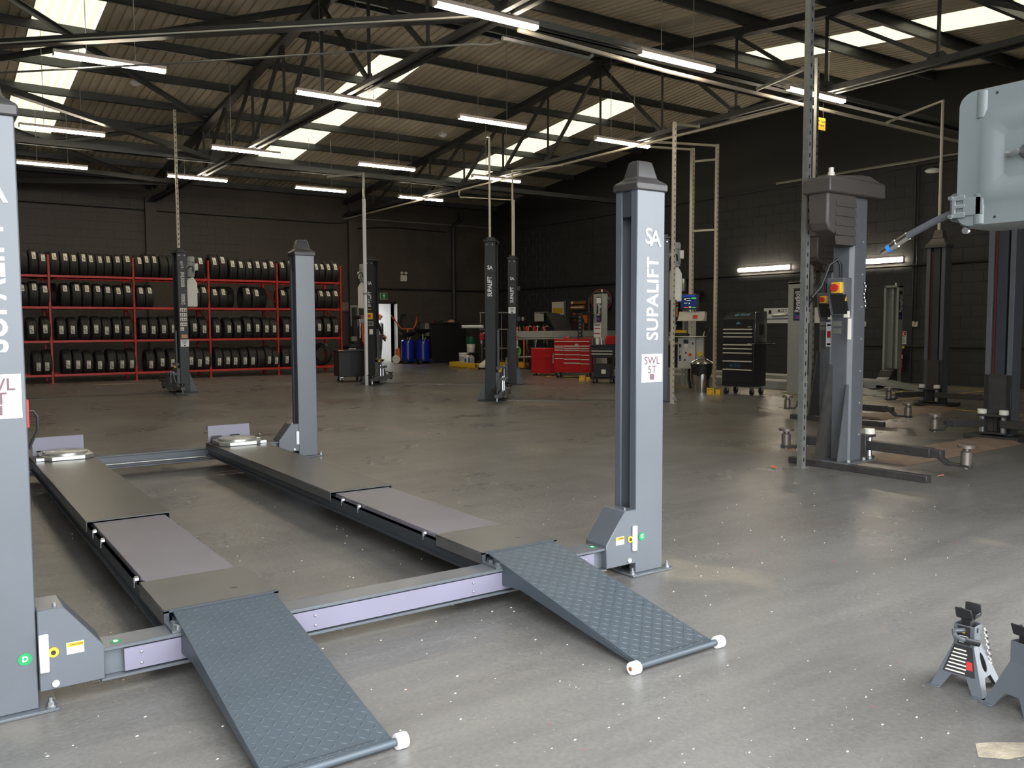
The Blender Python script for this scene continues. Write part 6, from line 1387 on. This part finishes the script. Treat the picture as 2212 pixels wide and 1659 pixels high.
# ================================================================== near objects at the right
def jack_stand(lab, loc, rz, first):
    t = thing('axle_stand', lab, 'axle stand', loc, rz, 'axle stands')
    B, T, zt = .093, .036, .175
    def side(rot, slot):
        m = Matrix.Rotation(rot, 4, 'Z')
        f = lambda s_, z: m @ Vector((s_ * (T + (B - T) * (1 - z / zt)) / 1.0, -(T + (B - T) * (1 - z / zt)), z))
        out = [f(-1, 0), f(-.6, 0), f(-.34, .06), f(.34, .06), f(.6, 0), f(1, 0), f(1, zt), f(-1, zt)]
        nn = (out[5] - out[0]).cross(out[7] - out[0]).normalized() * -.003
        mb = MB()
        if slot:
            ov = [f(.32 * math.cos(a), .112 + .036 * math.sin(a)) for a in [2 * PI * k / 12 for k in range(12)]]
            # ring between outline halves
            L_ = [out[0], out[1], out[2], f(-.0, .06), ov[9], ov[8], ov[7], ov[6], ov[5], ov[4], ov[3], f(0, zt), out[7]]
            R_ = [f(0, .06), out[3], out[4], out[5], out[6], f(0, zt), ov[3], ov[2], ov[1], ov[0], ov[11], ov[10], ov[9]]
            mb.prism(L_, nn); mb.prism(R_, nn)
        else: mb.prism([out[0], out[1], out[2], out[3], out[4], out[5], out[6], out[7]], nn)
        return mb
    for k in range(4): side(PI / 2 * k, k in (0, 2)).build('side_plate', M['lift'], t, .001)
    for sx in (-1, 1):
        for sy in (-1, 1): MB().prism([(sx * B * 1.12, sy * B * 1.12, .0), (sx * B * .6, sy * B * 1.12, .0), (sx * B * .6, sy * B * .86, 0), (sx * B * .86, sy * B * .6, 0), (sx * B * 1.12, sy * B * .6, 0)], (0, 0, .006)).build('foot', M['lift'], t, .001)
    col = MB().box(-T, -T, zt - .004, T, -T + .003, .255).box(-T, T - .003, zt - .004, T, T, .255).box(-T, -T, zt - .004, -T + .003, T, .255).box(T - .003, -T, zt - .004, T, T, .255).build('collar', M['lift'], t, .002)
    MB().box(-.02, -.018, .1, .02, .018, .285).build('ratchet_bar', M['black'], t, .003)
    sd = MB().box(-.034, -.03, .28, .034, .03, .287)
    for s_ in (-1, 1): sd.prism([(s_ * .034, -.03, .283), (s_ * .040, -.03, .283), (s_ * .052, -.026, .325), (s_ * .044, -.026, .325)], (0, .056, 0))
    for s_ in (-1, 1): sd.prism([(-.03, s_ * .028, .283), (.03, s_ * .028, .283), (.024, s_ * .034, .305), (-.024, s_ * .034, .305)], (0, s_ * .005, 0))
    sd.build('saddle', M['black'], t, .002)
    MB().lathe([(.012, 0), (.012, .02), (.006, .022), (.006, .03)], (T, 0, .225), 'x', 10).build('pivot_bolt', M['zinc'], t)
    MB().box(-.012, -T - .002, .228, -.002, -T + .001, .245).build('slot', M['black'], col)
    if first:
        h = MB().tube([(-T, .0, .235), (-.075, .02, .238), (-.105, .005, .23), (-.107, -.02, .222), (-.085, -.045, .215)], .009, 8).build('handle', M['lift'], t)
        MB().tube([(-.1, -.028, .22), (-.068, -.065, .208)], .012, 10).build('handle_grip', M['black'], h)
        # sticker on the left side plate and collar
        m = Matrix.Rotation(-PI / 2, 4, 'Z')
        f = lambda s_, z: m @ Vector((s_ * (T + (B - T) * (1 - z / zt)), -(T + (B - T) * (1 - z / zt)) - .0012, z))
        stk = MB().quad(f(-.8, .066), f(.8, .066), f(.86, .172), f(-.86, .172)).quad(*[m @ Vector(v) for v in ((-.022, -T - .001, .176), (.022, -T - .001, .176), (.022, -T - .001, .25), (-.022, -T - .001, .25))]).build('sticker', M['darkprint'], t)
        pr = MB()
        for k in range(7):
            z = .072 + .0135 * k; pr.quad(*[p_ + (m @ Vector((0, -.0008, 0))) for p_ in (f(-.7, z), f(.3 + .05 * (k % 3), z), f(.3 + .05 * (k % 3), z + .005), f(-.7, z + .005))])
        pr.build('sticker_print', M['offwhite'], stk)
        yb = MB(); yb.quad(*[p_ + (m @ Vector((0, -.001, 0))) for p_ in (f(.35, .09), f(.72, .09), f(.72, .12), f(.35, .12))]); yb.build('sticker_red', M['redprint'], stk)
        text('3', .028, m @ Vector((0, -T - .0022, .232)), (0, -1, 0), (0, 0, 1), M['yellow'], stk, .03)
        for z in (.185, .193, .201, .209): MB().box(-T - .0022, -.016, z, -T - .0012, .016, z + .003).build('sticker_line', M['offwhite'], stk)
    else:
        lk = MB().box(-T - .004, -T - .006, .19, T + .004, -T, .235).cyl((0, -T - .014, .2), (0, -T, .2), .014, 12).build('pawl_plate', M['lift'], t, .002)
        st = MB()
        st = MB().quad((-.052, -.074, .05), (.03, -.074, .05), (.03, -.062, .095), (-.052, -.062, .095)).build('blue_sticker', M['blueprint'], t)
        MB().quad((-.046, -.0656, .077), (.024, -.0656, .077), (.024, -.0615, .092), (-.046, -.0615, .092)).build('sticker_white', M['white'], st)
        dn = Vector((0, .26, .966)).normalized()
        text('JHM', .016, (-.011, -.0662, .0845), (1, 0, 0), (0, .26, .966), M['darkprint'], st, .02); text('BUTT', .016, (-.011, -.072, .0655), (1, 0, 0), (0, .26, .966), M['redprint'], st, .03)
    # chain and pin
    ch = MB(); pts = [Vector((T + .012, -.03, .23 - .012 * k)) + Vector((.001 * k, -.002 * k - .01, 0)) for k in range(11)] if first else [Vector((-.03, -T - .016 - .003 * k, .2 - .0125 * k)) for k in range(11)]
    for k, c in enumerate(pts):
        a = PI / 2 * (k % 2); u = Vector((math.cos(a), math.sin(a), 0))
        ch.tube([c + u * .005 * math.cos(2 * PI * j / 8) + Vector((0, 0, .0085)) * math.sin(2 * PI * j / 8) for j in range(9)], .0016, 5, False)
    ch.build('chain', M['chrome'], t)['kind'] = 'stuff'
    e = pts[-1]
    MB().tube([e + Vector((.012 * math.cos(2 * PI * j / 12), 0, -.016 + .012 * math.sin(2 * PI * j / 12))) for j in range(13)], .002, 5, False).build('ring', M['chrome'], t)
    if not first: MB().cyl(e + Vector((-.005, -.005, -.032)), e + Vector((.05, .02, -.042)), .008, 10).build('locking_pin', M['zinc'], t)
    t.scale = (1, 1, .93)
    return t
jack_stand('grey axle stand with black sticker and bent handle, left of the pair', (3.165, 1.60, 0), R(6), True)
jack_stand('grey axle stand with small blue sticker cut by the right edge of the picture', (3.145, 1.385, 0), R(-8), False)

# --- hose reel on the front wall beside the door opening
HR = thing('hose_reel', 'large pale grey hose reel housing on the door side wall at the upper right', 'hose reel', (2.9, 1.33, 1.89))
def rsq(a, b, r, n=6):      # rounded rectangle in the y-z plane
    out = []
    for cy_, cz, a0 in ((a - r, b - r, 0), (-a + r, b - r, 90), (-a + r, -b + r, 180), (a - r, -b + r, 270)):
        for k in range(n + 1):
            t_ = R(a0 + 90 * k / n); out.append((cy_ + r * math.cos(t_), cz + r * math.sin(t_)))
    return out
mb = MB(); rings = []
for a, b, r_, x in ((.228, .224, .05, .20), (.23, .226, .05, .17), (.23, .226, .05, .018), (.222, .218, .045, 0.0)): rings.append([(x, y, z) for y, z in rsq(a, b, r_)])
n = len(rings[0]); vs = [v for rg in rings for v in rg]; fs = []
for i in range(3):
    for k in range(n): fs.append((i * n + k, i * n + (k + 1) % n, (i + 1) * n + (k + 1) % n, (i + 1) * n + k))
fs.append(tuple(range(n)))
# pressed front: rings of relief down to the hub
circ = lambda r_, x: [(x, r_ * math.cos(2 * PI * (k + .5) / n + R(0)), r_ * math.sin(2 * PI * (k + .5) / n)) for k in range(n)]
ang = [math.atan2(v[2], v[1]) for v in rings[-1]]
circ = lambda r_, x: [(x, r_ * math.cos(a), r_ * math.sin(a)) for a in ang]
for r_, x in ((.204, .0), (.186, -.006), (.152, -.009), (.125, -.004), (.1, .003), (.094, .004)): rings.append(circ(r_, x)); vs += rings[-1]
base = 3
for i in range(3, len(rings) - 1):
    for k in range(n): fs.append((i * n + k, i * n + (k + 1) % n, (i + 1) * n + (k + 1) % n, (i + 1) * n + k))
fs.append(tuple(range((len(rings) - 1) * n, len(rings) * n))[::-1])
mb._add(vs, [f[::-1] for f in fs]); hs = mb.build('housing', M['reel'], HR)
MB().prism([(0, .13, .13), (-.006, .14, .13), (-.006, .155, .13), (0, .165, .13)], (0, 0, .085)).build('pressed_rib', M['reel'], hs)
MB().prism([(0, .13, -.215), (-.006, .14, -.215), (-.006, .155, -.215), (0, .165, -.215)], (0, 0, .1)).build('pressed_rib', M['reel'], hs)
MB().prism([(-.001, y + .165, z - .155) for y, z in rsq(.034, .03, .006, 3)], (-.005, 0, 0)).build('pressed_square', M['reel'], hs, .002)
mb = MB()
for y, z in ((.1, .2), (.095, -.197)): mb.lathe([(.004, -.0012), (.004, .001)], (-.001, y, z), 'x', 10)
mb.build('screw_holes', M['black'], hs)['kind'] = 'stuff'
h = MB().lathe([(.001, -.016), (.012, -.016), (.013, -.01), (.02, -.01), (.024, -.004), (.026, .006)], (0, 0, 0), 'x', 20).build('hub', M['steel'], HR)
MB().tube([(-.006, .06, .0), (-.016, .045, -.004), (-.02, .02, 0)], .008, 8).build('hub_fitting', M['zinc'], h)
MB().lathe([(.011, -.004), (.011, .01)], (.01, .194, -.232), 'x', 12).build('corner_bolt', M['zinc'], HR)
br = MB().prism([(.02, y + .226, z - .15) for y, z in rsq(.03, .048, .014, 3)], (.09, 0, 0)).build('outlet_guide', M['ravdark'], HR, .003)
MB().prism([(-.008, .235, -.115), (-.008, .235, -.19), (-.008, .19, -.19), (-.008, .19, -.172), (-.008, .222, -.172), (-.008, .222, -.158), (-.008, .19, -.158), (-.008, .19, -.146), (-.008, .222, -.146), (-.008, .222, -.132), (-.008, .19, -.132), (-.008, .19, -.115)], (.008, 0, 0)).build('clip', M['reel'], HR, .002)
bb = MB()
for z in (-.122, -.183): bb.lathe([(.007, -.012), (.008, 0)], (-.006, .236, z), 'x', 10)
bb.build('clip_bolts', M['zinc'], HR)['kind'] = 'stuff'
MB().box(.06, -.34, -.14, .14, -.2, .14).build('wall_bracket', M['steel'], HR, .004)
pts = [(.05, .24, -.16), (.05, .28, -.17), (.05, .325, -.186), (.05, .37, -.205), (.05, .41, -.222), (.05, .425, -.23)]
MB().tube(pts, .0125, 12).build('hose', M['hose'], HR)
d = (Vector(pts[-1]) - Vector(pts[-2])).normalized(); p0 = Vector(pts[-1]) - d * .004
q = lambda a: p0 + d * a
ft = MB().tube([q(0), q(.038), q(.039), q(.046), q(.047), q(.062), q(.063), q(.105), q(.106), q(.112)], .01, 14, True, [.0145, .0145, .0115, .0115, .0165, .0165, .0135, .0135, .011, .011]).build('hose_fitting', M['chrome2'], HR)
MB().tube([q(.074), q(.088)], .0142, 14).build('blue_band', M['bluelight'], ft)
# ================================================================== small litter on the floor
for (x, y, rz, lab) in ((7.02, 4.45, 20, 'curled orange leaf in front of the nearest slate lift'), (6.55, 5.15, 60, 'small orange leaf by the foot of the tall slotted post'), (7.6, 5.75, 100, 'pale dry leaf behind the nearest slate column'), (7.35, 4.0, 0, 'pale dry leaf near the front lift pad')):
    mb = MB()._add([(-.05, 0, .004), (-.02, -.022, .012), (.03, -.018, .006), (.055, .0, .016), (.03, .02, .01), (-.02, .02, .005)], [(0, 1, 2, 3, 4, 5)])
    tag(mb.build('leaf', M['leaf'] if 'orange' in lab else M['skin'], None, 0, (x, y, 0), R(rz)), lab, 'leaf')
cr = MB(); random.seed(3)
for k in range(420):
    a = R(random.uniform(5, 64)); d_ = 2.6 * math.exp(random.uniform(0, 1.7)); x, y = d_ * math.sin(a), d_ * math.cos(a)
    if y < 1.2: continue
    s_ = random.uniform(.003, .007)
    cr.mi_ = 0; cr.m = 0 if random.random() < .9 else 1
    cr._add([(x - s_, y, .001), (x, y - s_ * .6, .001), (x + s_, y, .001), (x, y + s_ * .7, .001), (x, y, .001 + s_ * .5)], [(0, 1, 4), (1, 2, 4), (2, 3, 4), (3, 0, 4)])
tag(cr.build('paint_chips', [M['offwhite'], M['redprint']]), 'tiny pale paint chips scattered over the grey floor', 'debris', None, 'stuff')
MB()._add([(2.66, 1.30, .0012), (2.72, 1.24, .0012), (2.84, 1.2, .0012), (2.89, 1.25, .0012), (2.8, 1.32, .0012), (2.74, 1.35, .0012)], [(0, 1, 2, 3, 4, 5)]).build('worn_patch', M['bare'], FLOOR)
